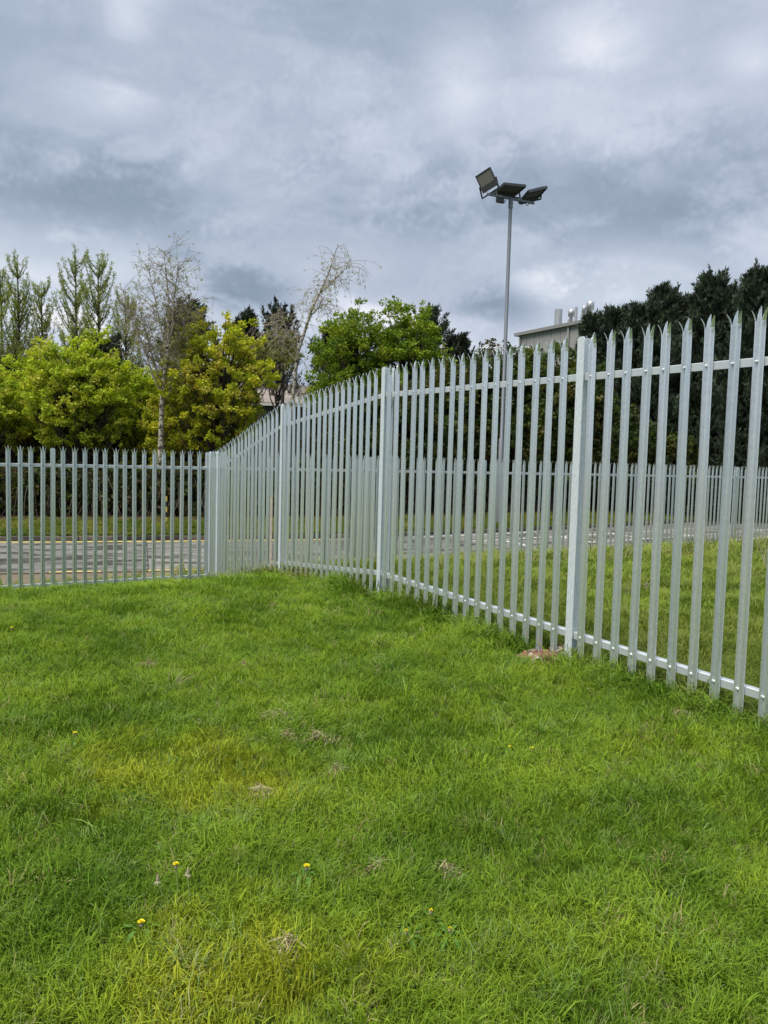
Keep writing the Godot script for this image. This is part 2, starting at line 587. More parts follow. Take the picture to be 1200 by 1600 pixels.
func road() -> void:
	var n := kerb_line.size() - 1
	var base := put("road", strip_mesh(kerb_line, 0, n, -6.15, -0.02, -0.03, -0.03), M.road_base)
	tag(base, "", "", "", "structure")
	var k := 0
	for i in range(8, n - 5, 5):
		put("concrete_slab", strip_mesh(kerb_line, i, i + 5, -3.06, -0.02, -0.03, 0.0, 0.012), M["slab%d" % (k % 4)], base)
		put("concrete_slab", strip_mesh(kerb_line, i, i + 5, -6.14, -3.09, -0.03, 0.002, 0.012), M["slab%d" % ((k + 2) % 4)], base)
		k += 1
	# painted lines, each a sheet just above the slabs
	var yellow_end := 0
	for i in n:
		if kerb_line[i].x < -1.2: yellow_end = i
	tag(put("yellow_line", strip_mesh(kerb_line, 0, yellow_end, -0.36, -0.22, 0.006, 0.006), M.yellow), "", "", "", "structure")
	tag(put("yellow_line", strip_mesh(kerb_line, 0, yellow_end, -5.98, -5.84, 0.008, 0.008), M.yellow), "", "", "", "structure")
	for d in [[-0.5, -0.4, 3, 9], [-2.0, -1.9, 4, 26], [-3.7, -3.6, 8, 26], [-5.3, -5.2, 9, 26]]:
		tag(put("white_line", strip_mesh(kerb_line, yellow_end + d[2], mini(yellow_end + d[3], n), d[0], d[1], 0.006, 0.006), M.white), "", "", "", "structure")
	for i in range(yellow_end + 5, mini(yellow_end + 26, n), 3):
		var st := start()
		var t := (kerb_line[i + 1] - kerb_line[i]).normalized()
		var nn := Vector2(t.y, -t.x)
		var a := kerb_line[i] - nn * 1.99 + t * 0.4
		var b := kerb_line[i] - nn * 3.6
		st.set_smooth_group(-1)
		quad(st, Vector3(a.x, 0.008, a.y), Vector3(b.x, 0.008, b.y), Vector3(b.x + t.x * 0.12, 0.008, b.y + t.y * 0.12), Vector3(a.x + t.x * 0.12, 0.008, a.y + t.y * 0.12))
		tag(put("white_line", done(st), M.white), "", "", "", "structure")
	var kerb := Node3D.new()
	kerb.name = "kerb"
	add_child(kerb)
	tag(kerb, "", "", "", "structure")
	var blocks := [0, 0, 1, 1, 1, 0, 2, 1, 2, 0, 2]
	for i in range(6, n - 3):
		put("kerb_stone", strip_mesh(kerb_line, i, i + 1, 0.0, 0.14, -0.1, 0.115 + rnd(-0.006, 0.006), 0.008), M["kerb%d" % blocks[(i * 7) % 11]], kerb)
	var edge := Node3D.new()
	edge.name = "road_edging"
	add_child(edge)
	tag(edge, "", "", "", "structure")
	for i in range(8, n - 8):
		put("edging_stone", strip_mesh(near_line, i, i + 1, -0.1, 0.03, -0.1, 0.05 + rnd(-0.008, 0.008), 0.01), M["kerb%d" % (1 if (i * 5) % 7 < 5 else 0)], edge)

# ---------------------------------------------------------------- fences
const PROFILE := [Vector2(-34, -5), Vector2(-30, -6), Vector2(-22, 12), Vector2(-14, 14), Vector2(-5, -8), Vector2(5, -8), Vector2(14, 14), Vector2(22, 12), Vector2(30, -6), Vector2(34, -5)]

func pale_strip(st: SurfaceTool, levels: Array) -> void:   # levels: arrays of front points, bottom first; 2.5 mm thick
	st.set_smooth_group(-1)
	var t := Vector3(0, 0, -0.0028)
	for i in levels.size() - 1:
		var a: Array = levels[i]
		var b: Array = levels[i + 1]
		for k in a.size() - 1:
			quad(st, a[k], b[k], b[k + 1], a[k + 1])
			quad(st, a[k] + t, a[k + 1] + t, b[k + 1] + t, b[k] + t)
		quad(st, a[0], a[0] + t, b[0] + t, b[0])
		quad(st, a[-1], b[-1], b[-1] + t, a[-1] + t)
	var top: Array = levels[-1]
	for k in top.size() - 1:
		quad(st, top[k], top[k] + t, top[k + 1] + t, top[k + 1])

func row_at(y: float, from := 0, to := 9) -> Array:
	var out := []
	for k in range(from, to + 1):
		out.append(Vector3(PROFILE[k].x * 0.001, y, PROFILE[k].y * 0.001))
	return out

func prong(st: SurfaceTool, from: int, to: int, y: float, tall: float, lean: Vector2) -> void:
	var levels := [row_at(y, from, to)]
	var mid: float = (PROFILE[from].x + PROFILE[to].x) * 0.0005
	for s in [0.3, 0.62, 0.86, 1.0]:
		var wide: float = [0.92, 0.72, 0.42, 0.05][[0.3, 0.62, 0.86, 1.0].find(s)]
		var row := []
		for k in range(from, to + 1):
			var x: float = mid + (PROFILE[k].x * 0.001 - mid) * wide
			var d: float = PROFILE[k].y * 0.001
			row.append(Vector3(x + lean.x * s * s, y + tall * s, lerpf(d, 0.004, s * 0.8) + lean.y * s * s))
		levels.append(row)
	pale_strip(st, levels)

func pale_mesh(bottom: float, twist: float) -> ArrayMesh:    # y = 0 at the lower bolt; top bolt 1.86 above it
	var st := start()
	if bottom < 1.9:
		pale_strip(st, [row_at(bottom), row_at(2.055)])
		prong(st, 3, 6, 2.055, 0.108 + twist * 0.1, Vector2(0.0, -0.012 + twist))
		prong(st, 0, 3, 2.055, 0.088, Vector2(-0.026 + twist, 0.014))
		prong(st, 6, 9, 2.055, 0.092, Vector2(0.026 + twist, 0.018 - twist))
	return done(st)

func bolt_mesh() -> ArrayMesh:
	var st := start()
	tube(st, [Vector3(0, 0, 0.003), Vector3(0, 0, 0.012), Vector3(0, 0, 0.016)], [0.0085, 0.0085, 0.005], 7)
	return done(st)

func rail_mesh(a: Vector3, b: Vector3) -> ArrayMesh:    # an angle bar, upright leg in front, flat leg behind on top
	var st := start()
	st.set_smooth_group(-1)
	var sec := [Vector2(0, -0.024), Vector2(0, 0.021), Vector2(-0.003, 0.024), Vector2(-0.048, 0.024), Vector2(-0.048, 0.018), Vector2(-0.006, 0.018), Vector2(-0.006, -0.024)]
	for k in sec.size():
		var p: Vector2 = sec[k]
		var q: Vector2 = sec[(k + 1) % sec.size()]
		quad(st, a + Vector3(0, p.y, p.x), a + Vector3(0, q.y, q.x), b + Vector3(0, q.y, q.x), b + Vector3(0, p.y, p.x))
	return done(st)

func post_mesh(tall: float, wide := 0.068) -> ArrayMesh:    # an I-beam on end, flanges front and back; y = 0 at the ground
	var st := start()
	var w := wide * 0.5
	for z in [0.0, -0.104]:
		prism(st, [Vector3(-w, -0.15, z), Vector3(-w, tall - 0.018, z), Vector3(-w + 0.014, tall, z), Vector3(w - 0.014, tall, z), Vector3(w, tall - 0.018, z), Vector3(w, -0.15, z)], Vector3(0, 0, -0.007))
	prism(st, [Vector3(-0.003, -0.15, -0.0072), Vector3(-0.003, tall - 0.006, -0.0072), Vector3(-0.003, tall - 0.006, -0.1038), Vector3(-0.003, -0.15, -0.1038)], Vector3(0.006, 0, 0))
	return done(st)

func cleat_mesh(side: float) -> ArrayMesh:
	var st := start()
	box(st, Vector3(side * 0.006, 0, -0.05), Vector3(0.006, 0.055, 0.07))
	box(st, Vector3(side * 0.028, 0, -0.0165), Vector3(0.05, 0.05, 0.007))
	return done(st)

func add_pale(fence: Node3D, shape: Mesh, x: float, y: float, bolt: Mesh, z := 0.0) -> Node3D:
	var tilt := Basis(Vector3(0, 0, 1), rnd(-0.007, 0.007)) * Basis(Vector3(0, 1, 0), rnd(-0.09, 0.09))
	var o := put("pale", shape, M["steel%d" % (rng.randi() % 3)], fence, Transform3D(tilt, Vector3(x, y, z)))
	for h in [0.0, 1.86]:
		put("bolt", bolt, M.bolt if fence.get_meta("dark", false) else M.rail, o, Transform3D(Basis(), Vector3(0, h, -0.008)))
	return o

func add_post(fence: Node3D, x: float, y: float, tall: float, wide := 0.068, sides := [-1.0, 1.0], low := 0.2) -> void:
	var o := put("post", post_mesh(tall, wide), M.post if not fence.get_meta("dark", false) else M.steel0, fence, Transform3D(Basis(), Vector3(x, y, 0.003)))
	for s in sides:
		for h in [low, low + 1.86]:
			var cl := put("cleat", cleat_mesh(s), M.rail, o, Transform3D(Basis(), Vector3(0, h, -0.012)))
			put("bolt", bolt_mesh(), M.bolt, cl, Transform3D(Basis(), Vector3(s * 0.026, 0, -0.014)))

func lawn_fence() -> void:
	var f := thing("palisade_fence", "galvanised palisade fence running from the right foreground down the bank to the corner", "fence", Vector3(CORNER.x, 0, CORNER.y))
	f.basis = Basis(Vector3(UX.x, 0, UX.y), Vector3.UP, Vector3(-VX.x, 0, -VX.y))
	var posts := [0.0, 0.42, 3.218, 5.978, 8.828, 11.64, 14.45]
	var low := [0.363, 0.366, 1.011, 1.256, 1.213, 1.165, 1.15]     # height of the lower bolts at each post
	var shapes := []
	for k in 5: shapes.append(pale_mesh(-0.23 + 0.012 * (k % 3), rnd(-0.006, 0.006)))
	var bolt := bolt_mesh()
	for i in posts.size():
		var sides := [-1.0, 1.0]
		if i == 0: sides = [1.0]
		add_post(f, posts[i], low[i] - 0.2, 2.345, 0.07, sides)
	for i in posts.size() - 1:
		var a: float = posts[i]
		var b: float = posts[i + 1]
		for h in [0.0, 1.86]:
			put("rail", rail_mesh(Vector3(a + 0.012, low[i] + h, -0.013), Vector3(b - 0.012, low[i + 1] + h, -0.013)), M.rail, f)
		var n := 2 if i == 0 else 17
		for k in n:
			var s := a + 0.12 + k * (b - a - 0.28) / 16.0 if i > 0 else a + 0.14 + k * 0.14
			var y := lerpf(low[i], low[i + 1], (s - a) / (b - a))
			var o := add_pale(f, shapes[(k * 3 + i) % 5], s, y, bolt)
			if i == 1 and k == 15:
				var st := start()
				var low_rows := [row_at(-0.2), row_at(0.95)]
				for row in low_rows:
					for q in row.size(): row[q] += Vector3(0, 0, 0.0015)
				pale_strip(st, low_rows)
				put("cream_reflection", done(st), M.cream, o)  # a reflection, painted as a cream skin over the lower pale
				tag(o, "pale with a cream reflection painted on its lower half")

func roadside_fence() -> void:
	var f := thing("palisade_fence", "galvanised palisade fence at the foot of the bank, running across along the road", "fence", Vector3(CORNER.x, 0, CORNER.y))
	f.set_meta("dark", true)
	f.basis = Basis(Vector3(LEFT_DIR.x, 0, LEFT_DIR.y), Vector3.UP, Vector3(-LEFT_DIR.y, 0, LEFT_DIR.x))
	var posts := [-5.3, -2.49, -0.02, 3.2, 6.0, 8.8, 11.6, 14.7, 17.5]
	var shapes := []
	for k in 5: shapes.append(pale_mesh(-0.21 + 0.012 * (k % 3), rnd(-0.006, 0.006)))
	var bolt := bolt_mesh()
	for i in posts.size():
		add_post(f, posts[i], 0.164, 2.33, 0.058 if i < 6 else 0.1)
	add_post(f, 11.72, 0.164, 2.33, 0.1, [])
	for i in posts.size() - 1:
		var a: float = posts[i]
		var b: float = posts[i + 1]
		for h in [0.0, 1.86]:
			put("rail", rail_mesh(Vector3(a + 0.012, 0.364 + h, -0.013), Vector3(b - 0.012, 0.364 + h, -0.013)), M.rail, f)
		var n := int(round((b - a) / PALE_STEP)) - 1
		for k in n:
			var s := a + (k + 1) * (b - a) / (n + 1)
			add_pale(f, shapes[(k * 3 + i) % 5], s, 0.364, bolt)

# ---------------------------------------------------------------- mast and marker
func mast() -> void:
	var t := thing("floodlight_mast", "tall grey floodlight mast with three black floodlights on a crossbar", "light mast", Vector3(4.18, 0.3, -28.0))
	var st := start()
	tube(st, [Vector3.ZERO, Vector3(0, 3, 0), Vector3(0.01, 3.05, 0), Vector3(0.03, 11.2, 0)], [0.09, 0.09, 0.066, 0.062], 16)
	put("pole", done(st), M.mast, t)
	st = start()
	tube(st, [Vector3(0.03, 11.17, 0), Vector3(0.03, 11.5, 0)], [0.082, 0.082], 14)
	put("collar", done(st), M.mast, t)
	var dir := Vector3(0.905, 0.0, -0.425).normalized()
	var c := Vector3(0.03, 11.5, 0)
	st = start()
	var side := Vector3(-dir.z, 0, dir.x)
	box(st, c, Vector3(2.0, 0.07, 0.07), Basis(dir, Vector3.UP, side))
	put("crossbar", done(st), M.mast, t)
	st = start()
	box(st, c - dir * 0.45 + Vector3(0, -0.12, 0), Vector3(0.26, 0.17, 0.14), Basis(dir, Vector3.UP, side))
	put("junction_box", done(st), M.lamp, t)
	st = start()
	tube(st, [c + dir * 0.62 + Vector3(0, -0.05, 0), c + dir * 0.7 + Vector3(0, -0.13, 0), c + dir * 0.78 + Vector3(0, -0.05, 0)], [0.015, 0.015, 0.015], 5)
	tube(st, [c - dir * 0.4 + Vector3(0, -0.18, 0), c - dir * 0.3 + Vector3(0, -0.22, 0), c - dir * 0.2 + Vector3(0, -0.06, 0)], [0.014, 0.014, 0.014], 5)
	tube(st, [c + dir * 0.1 + Vector3(0, 0.32, 0), c + dir * 0.02 + Vector3(0, 0.27, 0.02), c - dir * 0.12 + Vector3(0, 0.34, 0)], [0.012, 0.012, 0.012], 5)
	put("cable", done(st), M.lamp, t)
	# each floodlight: face direction, roll, centre offset, size
	var heads := [
		[c - dir * 1.02 + Vector3(-0.02, 0.44, 0.06), Vector3(-0.42, -0.22, 0.88), 0.42, Vector2(0.6, 0.64)],
		[c - dir * 0.08 + Vector3(0.0, 0.27, 0.0), Vector3(0.12, -0.98, 0.1), 0.05, Vector2(0.9, 0.8)],
		[c + dir * 0.92 + Vector3(0.02, 0.26, 0.0), Vector3(0.42, -0.9, 0.12), 0.1, Vector2(0.85, 0.74)]]
	for i in 3:
		var h: Array = heads[i]
		var n: Vector3 = h[1].normalized()
		var x := dir
		if i == 0:
			x = Vector3.UP.cross(n).normalized().rotated(n, h[2])
		else:
			x = (dir - n * dir.dot(n)).normalized().rotated(n, h[2])
		var b := Basis(x, n.cross(x), n)
		var sz: Vector2 = h[3]
		st = start()
		prism(st, [b * Vector3(-sz.x * 0.5, -sz.y * 0.5, 0), b * Vector3(sz.x * 0.5, -sz.y * 0.5, 0), b * Vector3(sz.x * 0.5, sz.y * 0.5, 0), b * Vector3(-sz.x * 0.5, sz.y * 0.5, 0)], b * Vector3(0, 0, -0.07))
		for e in [[0, 0.47, sz.x, 0.06], [0, -0.36, sz.x, 0.28]]:
			box(st, b * Vector3(0, e[1] * sz.y, 0.012), Vector3(e[2], e[3] * sz.y, 0.024), b)
		for e in [-0.47, 0.47]:
			box(st, b * Vector3(e * sz.x, 0.1 * sz.y, 0.0125), Vector3(0.06 * sz.x, 0.68 * sz.y, 0.025), b)
		for k in 9:
			box(st, b * Vector3(0, (k - 4) * 0.085 * sz.y, -0.1), Vector3(sz.x * 0.8, 0.02, 0.06), b)
		box(st, b * Vector3(0, -0.2 * sz.y, -0.13), Vector3(sz.x * 0.4, sz.y * 0.35, 0.11), b)
		var o := put("floodlight", done(st), M.lamp, t, Transform3D(Basis(), h[0]))
		st = start()
		box(st, b * Vector3(0, 0.11 * sz.y, 0.004), Vector3(sz.x * 0.87, sz.y * 0.62, 0.008), b)
		put("lens", done(st), M.lens if i == 0 else M.dark_lens, o)
		# U bracket from the two sides down to the crossbar
		st = start()
		var foot: Vector3 = c + dir * [-0.86, -0.1, 0.86][i] + Vector3(0, 0.045, 0) - h[0]
		var l := b * Vector3(-sz.x * 0.5 - 0.03, -0.12 * sz.y, -0.04)
		var r := b * Vector3(sz.x * 0.5 + 0.03, -0.12 * sz.y, -0.04)
		var along := (r - l).normalized()
		var drop: float = sz.x * 0.5 + 0.03
		for pr in [[l, foot - along * drop], [foot - along * drop, foot + along * drop], [foot + along * drop, r]]:
			var d: Vector3 = pr[1] - pr[0]
			var z := d.normalized()
			var xx := z.cross(Vector3(0.2, 0.5, 0.8)).normalized()
			box(st, (pr[0] + pr[1]) * 0.5, Vector3(0.05, 0.03, d.length() + 0.03), Basis(xx, z.cross(xx), z))
		put("bracket", done(st), M.lamp, o)

func marker() -> void:
	var t := thing("marker_post", "thin black and yellow banded marker post on the verge beyond the road", "marker post", Vector3(-6.89, 0.12, -24.3))
	for k in 6:
		var st := start()
		tube(st, [Vector3(0, k * 0.165, 0), Vector3(0, k * 0.165 + 0.165, 0)], [0.026, 0.026], 10)
		put("band", done(st), M.black if k % 2 == 0 else M.faded_yellow, t)

# ---------------------------------------------------------------- buildings
func warehouse() -> void:
	var t := thing("warehouse", "large beige clad warehouse with roof vents rising behind the shrubs at right", "building", Vector3(10.92, 0, -65))
	var d := Vector3(0.494, 0, 0.869)
	var n := Vector3(-0.869, 0, 0.494)
	var st := start()
	var tall := 13.0
	prism(st, [Vector3(0, 0, 0), Vector3(0, tall, 0), d * 28 + Vector3(0, tall, 0), d * 28], -n * 22)
	put("wall", done(st), M.clad, t)
	for k in 28:
		st = start()
		box(st, d * (k + 0.5) + n * 0.03 + Vector3(0, tall * 0.5, 0), Vector3(0.97, tall - 0.02, 0.06), Basis(d, Vector3.UP, n))
		put("cladding_panel", done(st), M.clad, t)
	st = start()
	box(st, d * 14 + n * 0.1 + Vector3(0, tall + 0.12, 0), Vector3(28.6, 0.25, 0.5), Basis(d, Vector3.UP, n))
	put("roof_trim", done(st), M.clad_edge, t)
	for s in [0.25, 6.0]:
		st = start()
		var a: Vector3 = d * s + n * 0.16
		tube(st, [a, a + Vector3(0, tall - 0.1 if s < 1 else tall + 0.5, 0)], [0.09, 0.09], 8)
		put("drainpipe", done(st), M.clad, t)
	for v in [[4.3, 0.2, 1.3, 0], [5.74, 0.16, 1.1, 1], [6.25, 0.08, 1.2, 0], [7.1, 0.11, 1.15, 1], [7.75, 0.19, 1.35, 1]]:
		st = start()
		var a: Vector3 = d * v[0] - n * 0.3 + Vector3(0, tall + 0.0, 0)
		var r: float = v[1] * 1.15
		var y: float = v[2] * 1.2
		if v[3]:
			tube(st, [a, a + Vector3(0, y * 0.6, 0), a + Vector3(0, y * 0.62, 0), a + Vector3(0, y * 0.95, 0), a + Vector3(0, y, 0)], [r * 0.7, r * 0.7, r * 1.25, r * 1.35, r], 12)
		else:
			tube(st, [a, a + Vector3(0, y, 0)], [r * 1.3, r * 1.3], 12)
		put("roof_vent", done(st), M.vent, t)

func shed() -> void:
	var t := thing("shed", "low grey shed with a pinkish sheet roof glimpsed between the trees behind the sloping fence", "building", Vector3(-8.2, 0.35, -37))
	t.scale = Vector3.ONE * 0.76
	var d := Vector3(0.97, 0, -0.24).normalized()
	var n := Vector3(0.24, 0, 0.97).normalized()
	var b := Basis(d, Vector3.UP, n)
	var st := start()
	box(st, d * 4.5 - n * 3 + Vector3(0, 3.05, 0), Vector3(9, 6.1, 6), b)
	put("wall", done(st), M.shed_wall, t)
	for k in 9:
		st = start()
		box(st, d * (k + 0.5) + n * 0.03 + Vector3(0, 2.95, 0), Vector3(0.9, 5.9, 0.06), b)
		put("wall_panel", done(st), M.shed_wall, t)
	for k in 9:
		st = start()
		var a := d * (k + 0.02)
		var w := d * 0.96
		var y := 0.015 * (k % 2)
		prism(st, [a + n * 0.4 + Vector3(0, 6.1 + y, 0), a - n * 3.0 + Vector3(0, 7.6 + y, 0), a - n * 3.0 + Vector3(0, 7.68 + y, 0), a + n * 0.4 + Vector3(0, 6.18 + y, 0)], w)
		prism(st, [a - n * 3.0 + Vector3(0, 7.6 + y, 0), a - n * 6.4 + Vector3(0, 6.1 + y, 0), a - n * 6.4 + Vector3(0, 6.18 + y, 0), a - n * 3.0 + Vector3(0, 7.68 + y, 0)], w)
		put("roof_sheet", done(st), M.roof, t)
	st = start()
	box(st, d * 4.5 + n * 0.44 + Vector3(0, 6.05, 0), Vector3(9.1, 0.14, 0.1), b)
	put("gutter", done(st), M.white, t)
	for s in [1.6, 4.2]:
		st = start()
		tube(st, [d * s + n * 0.5 + Vector3(0, 0, 0), d * s + n * 0.5 + Vector3(0, 7.4, 0)], [0.05, 0.05], 6)
		put("upright_pipe", done(st), M.vent, t)

func pipes() -> void:
	var t := thing("pipe_bridge", "horizontal pipes and grey box on a trestle just left of the mast", "pipework", Vector3(4.6, 0, -60))
	for k in 3:
		var st := start()
		tube(st, [Vector3(-0.6, 10.55 + k * 0.16, k * 0.3), Vector3(1.8, 10.6 + k * 0.16, k * 0.3), Vector3(4.0, 10.5 + k * 0.12, k * 0.3)], [0.06, 0.06, 0.06], 8)
		put("pipe", done(st), M.vent, t)
	var st2 := start()
	box(st2, Vector3(2.9, 10.75, 0.2), Vector3(1.2, 0.7, 1.0))
	put("pump_housing", done(st2), M.clad_edge, t)
	for x in [0.2, 3.0]:
		st2 = start()
		box(st2, Vector3(x, 5.2, 0.3), Vector3(0.2, 10.4, 0.2))
		put("trestle_leg", done(st2), M.vent, t)
	var h := thing("ladder_cage", "curved hoop rails of a ladder cage between the mast and the warehouse", "ladder cage", Vector3(8.6, 0, -60))
	for k in 5:
		st2 = start()
		var pts := []
		var rad := []
		for i in 11:
			var a := PI * i / 20.0
			pts.append(Vector3(-0.9 - k * 0.24 + (1.0 + k * 0.2) * (1.0 - cos(a)), 10.2 + (1.05 + k * 0.06) * sin(a), k * 0.28))
			rad.append(0.035)
		put("hoop", _tube(pts, rad), M.vent, h)
	for k in 3:
		put("hand_rail", _tube([Vector3(0.0, 11.28 - k * 0.16, k * 0.4), Vector3(2.2, 11.42 - k * 0.16, k * 0.4)], [0.045, 0.045]), M.vent, h)
	for k in 3:
		put("upright", _tube([Vector3(0.1 + k * 0.8, 0, 0.2), Vector3(0.1 + k * 0.8, 11.3, 0.2)], [0.05, 0.05]), M.vent, h)

func _tube(pts: Array, rad: Array, sides := 6) -> ArrayMesh:
	var st := start()
	tube(st, pts, rad, sides)
	return done(st)

# ---------------------------------------------------------------- leaf clumps
func make_clumps() -> void:
	leaf_clump = leaves(13, 0.155, 0.06, 0.8)
	small_clump = leaves(9, 0.16, 0.055, 0.6)
	ivy_clump = leaves(9, 0.2, 0.1, 0.9)
	# a feathery conifer spray pointing along +y
	var st := start()
	st.set_smooth_group(-1)
	for k in 12:
		var a := rnd(0, TAU)
		var y := rnd(0.0, 0.3)
		var dir := Vector3(cos(a) * rnd(0.35, 0.8), rnd(0.5, 1.0), sin(a) * rnd(0.35, 0.8)).normalized()
		var side := dir.cross(rand_dir()).normalized()
		var l := rnd(0.2, 0.34)
		var p := Vector3(0, y, 0)
		tri(st, p, p + dir * l * 0.55 + side * 0.032, p + dir * l)
		tri(st, p, p + dir * l, p + dir * l * 0.5 - side * 0.034)
	spray_clump = done(st)
	for v in 4:
		st = start()
		st.set_smooth_group(-1)
		for k in 22:
			var p := Vector3(rnd(-0.035, 0.035), 0, rnd(-0.035, 0.035))
			var a := rnd(0, TAU)
			var out := Vector3(cos(a), 0, sin(a))
			var side := Vector3(-out.z, 0, out.x) * rnd(0.0007, 0.0016)
			var tall := rnd(0.03, 0.07)
			var lean := rnd(0.15, 1.0) * tall
			var a0 := p
			var a1 := p + out * lean * 0.25 + Vector3(0, tall * 0.55, 0)
			var a2 := p + out * lean * 0.65 + Vector3(0, tall * 0.9, 0)
			var a3 := p + out * lean * 1.15 + Vector3(0, tall * rnd(0.85, 1.05), 0)
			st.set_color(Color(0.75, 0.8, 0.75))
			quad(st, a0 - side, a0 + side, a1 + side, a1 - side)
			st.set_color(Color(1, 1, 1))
			quad(st, a1 - side, a1 + side, a2 + side * 0.75, a2 - side * 0.75)
			tri(st, a2 - side * 0.75, a2 + side * 0.75, a3)
		tuft_meshes.append(done(st))

func leaves(n: int, spread: float, size: float, flat: float) -> ArrayMesh:
	var st := start()
	st.set_smooth_group(-1)
	for k in n:
		var c := rand_dir() * spread * rnd(0.3, 1.0)
		var nor := (rand_dir() + Vector3(0, flat, 0)).normalized()
		var x := nor.cross(rand_dir()).normalized()
		var y := nor.cross(x)
		var s := size * rnd(0.7, 1.25)
		var tip := c + y * s
		var base := c - y * s * 0.8
		var l := c - x * s * 0.62 + nor * s * 0.2
		var r := c + x * s * 0.62 + nor * s * 0.2
		tri(st, base, l, tip)
		tri(st, base, tip, r)
	return done(st)

func shade(c: Color, by := 0.25) -> Color:
	var f := 1.0 + rnd(-by, by)
	return Color(c.r * f * rnd(0.92, 1.08), c.g * f, c.b * f * rnd(0.85, 1.15))

# ---------------------------------------------------------------- trees
func bent(a: Vector3, b: Vector3, sag: Vector3, n := 5) -> Array:
	var out := []
	for i in n + 1:
		var t := i / float(n)
		out.append(a.lerp(b, t) + sag * sin(PI * t) + rand_dir() * a.distance_to(b) * 0.018 * (1.0 if i > 0 and i < n else 0.0))
	return out

func radii(n: int, r0: float, r1: float) -> Array:
	var out := []
	for i in n + 1: out.append(lerpf(r0, r1, i / float(n)))
	return out

func broadleaf(called: String, label: String, at: Vector3, tall: float, wide: float, low: float, tufts: int, per: int, tints: Array, seed_: int, group := "", tuft_size := 0.42, clump: Mesh = null, bark: Material = null, open_side := 0.0) -> void:
	rng.seed = seed_
	var t := thing(called, label, "tree", at, group)
	var st := start()
	var mid := low + (tall - low) * 0.45
	tube(st, bent(Vector3.ZERO, Vector3(rnd(-0.3, 0.3), tall * 0.8, rnd(-0.3, 0.3)), Vector3(rnd(-0.2, 0.2), 0, 0), 6), radii(6, 0.16 + tall * 0.008, 0.03), 8)
	var places := []
	var cols := []
	var lump := FastNoiseLite.new()
	lump.seed = seed_
	lump.frequency = 0.9
	for k in tufts:
		var d := rand_dir()
		var rr := (0.83 + 0.3 * lump.get_noise_3d(d.x * 1.7, d.y * 1.7, d.z * 1.7)) * pow(rnd(0.12, 1.0), 0.38)
		var up := (tall - mid) if d.y > 0 else (mid - low)
		var c := Vector3(d.x * wide * rr, mid + d.y * up * rr, d.z * wide * 0.9 * rr)
		if open_side > 0.0 and c.x > open_side and c.y < 4.7: continue
		if k % 2 == 0:
			var root := Vector3(0, clampf(c.y - rnd(0.8, 2.4), low * 0.4 + 0.4, tall * 0.75), 0)
			tube(st, bent(root, c, Vector3(c.x * 0.1, -0.12, c.z * 0.1), 4), radii(4, rnd(0.03, 0.055), 0.008), 4, false)
		var tone: Color = tints[rng.randi() % tints.size()]
		for j in per:
			var q := rand_dir() * tuft_size * pow(rnd(0.05, 1.0), 0.5)
			q.y *= 0.75
			places.append(Transform3D(rand_basis(rnd(0.66, 1.12)), c + q))
			cols.append(shade(tone * 1.12, 0.2))
	put("trunk", done(st), bark if bark else M.bark, t)
	baked("crown", clump if clump else leaf_clump, M.leaf, places, cols, t)

func conifer(label: String, at: Vector3, tall: float, wide: float, seed_: int, tint: Color, group := "", count := 2600, lean := 0.12) -> void:
	rng.seed = seed_
	var t := thing("conifer", label, "tree", at, group)
	var st := start()
	tube(st, [Vector3.ZERO, Vector3(0.05, tall * 0.5, 0), Vector3(0.0, tall * 0.96, 0)], [0.2, 0.13, 0.02], 7)
	var lump := FastNoiseLite.new()
	lump.seed = seed_
	lump.frequency = 0.55
	var places := []
	var cols := []
	# boughs: each carries a plume of sprays along it, rising towards its tip
	var boughs := int(count * 1.25) / 12
	for k in boughs:
		var h := rnd(0.0, 1.0)
		var y := 0.5 + h * (tall - 1.3)
		var a := rnd(0, TAU)
		var env := wide * 1.9 * pow(1.02 - h, 0.66) * (0.8 + 0.7 * lump.get_noise_3d(cos(a) * 1.4, y, sin(a) * 1.4)) + 0.2
		var dir := Vector3(cos(a), rnd(0.1, 0.6) + h * 0.75, sin(a)).normalized()
		var base := Vector3(0, y - env * 0.35, 0)
		var l := env * rnd(0.65, 1.25)
		if k % 6 == 0: tube(st, [base, base + dir * l * 0.8], [0.03, 0.008], 4, false)
		for j in 12:
			var s := pow(rnd(0.12, 1.0), 0.6)
			var q := base + dir * l * s + rand_dir() * (0.3 * (1.1 - s) + 0.04) + Vector3(0, 0.22 * s * s * l, 0)
			var nd := (dir + Vector3(0, 0.3 + s * 0.4, 0) + rand_dir() * 0.5).normalized()
			var x := nd.cross(rand_dir()).normalized()
			places.append(Transform3D(Basis(x, nd, x.cross(nd)).scaled_local(Vector3(0.8, 1.15, 0.8) * rnd(0.55, 1.2) * (1.15 - 0.35 * s)), q))
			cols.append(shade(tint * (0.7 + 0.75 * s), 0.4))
	# ragged leaders at the top
	for k in 9:
		var foot := Vector3(rnd(-0.7, 0.7) * wide * 0.5, tall * rnd(0.72, 0.84), rnd(-0.5, 0.5) * wide * 0.5)
		var top := Vector3(foot.x * 1.3 + rnd(-0.25, 0.25), tall * (1.0 if k == 0 else rnd(0.84, 0.98)), foot.z)
		for j in 26:
			var s := rnd(0.0, 1.0)
			var nd := ((top - foot).normalized() + rand_dir() * (0.75 - 0.5 * s)).normalized()
			var x := nd.cross(rand_dir()).normalized()
			places.append(Transform3D(Basis(x, nd, x.cross(nd)).scaled_local(Vector3(0.7, 1.0, 0.7) * (1.25 - 0.75 * s)), foot.lerp(top, s * 0.93) + rand_dir() * 0.22 * (1.0 - s)))
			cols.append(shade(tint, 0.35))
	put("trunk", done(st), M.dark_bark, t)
	baked("crown", spray_clump, M.needle, places, cols, t)

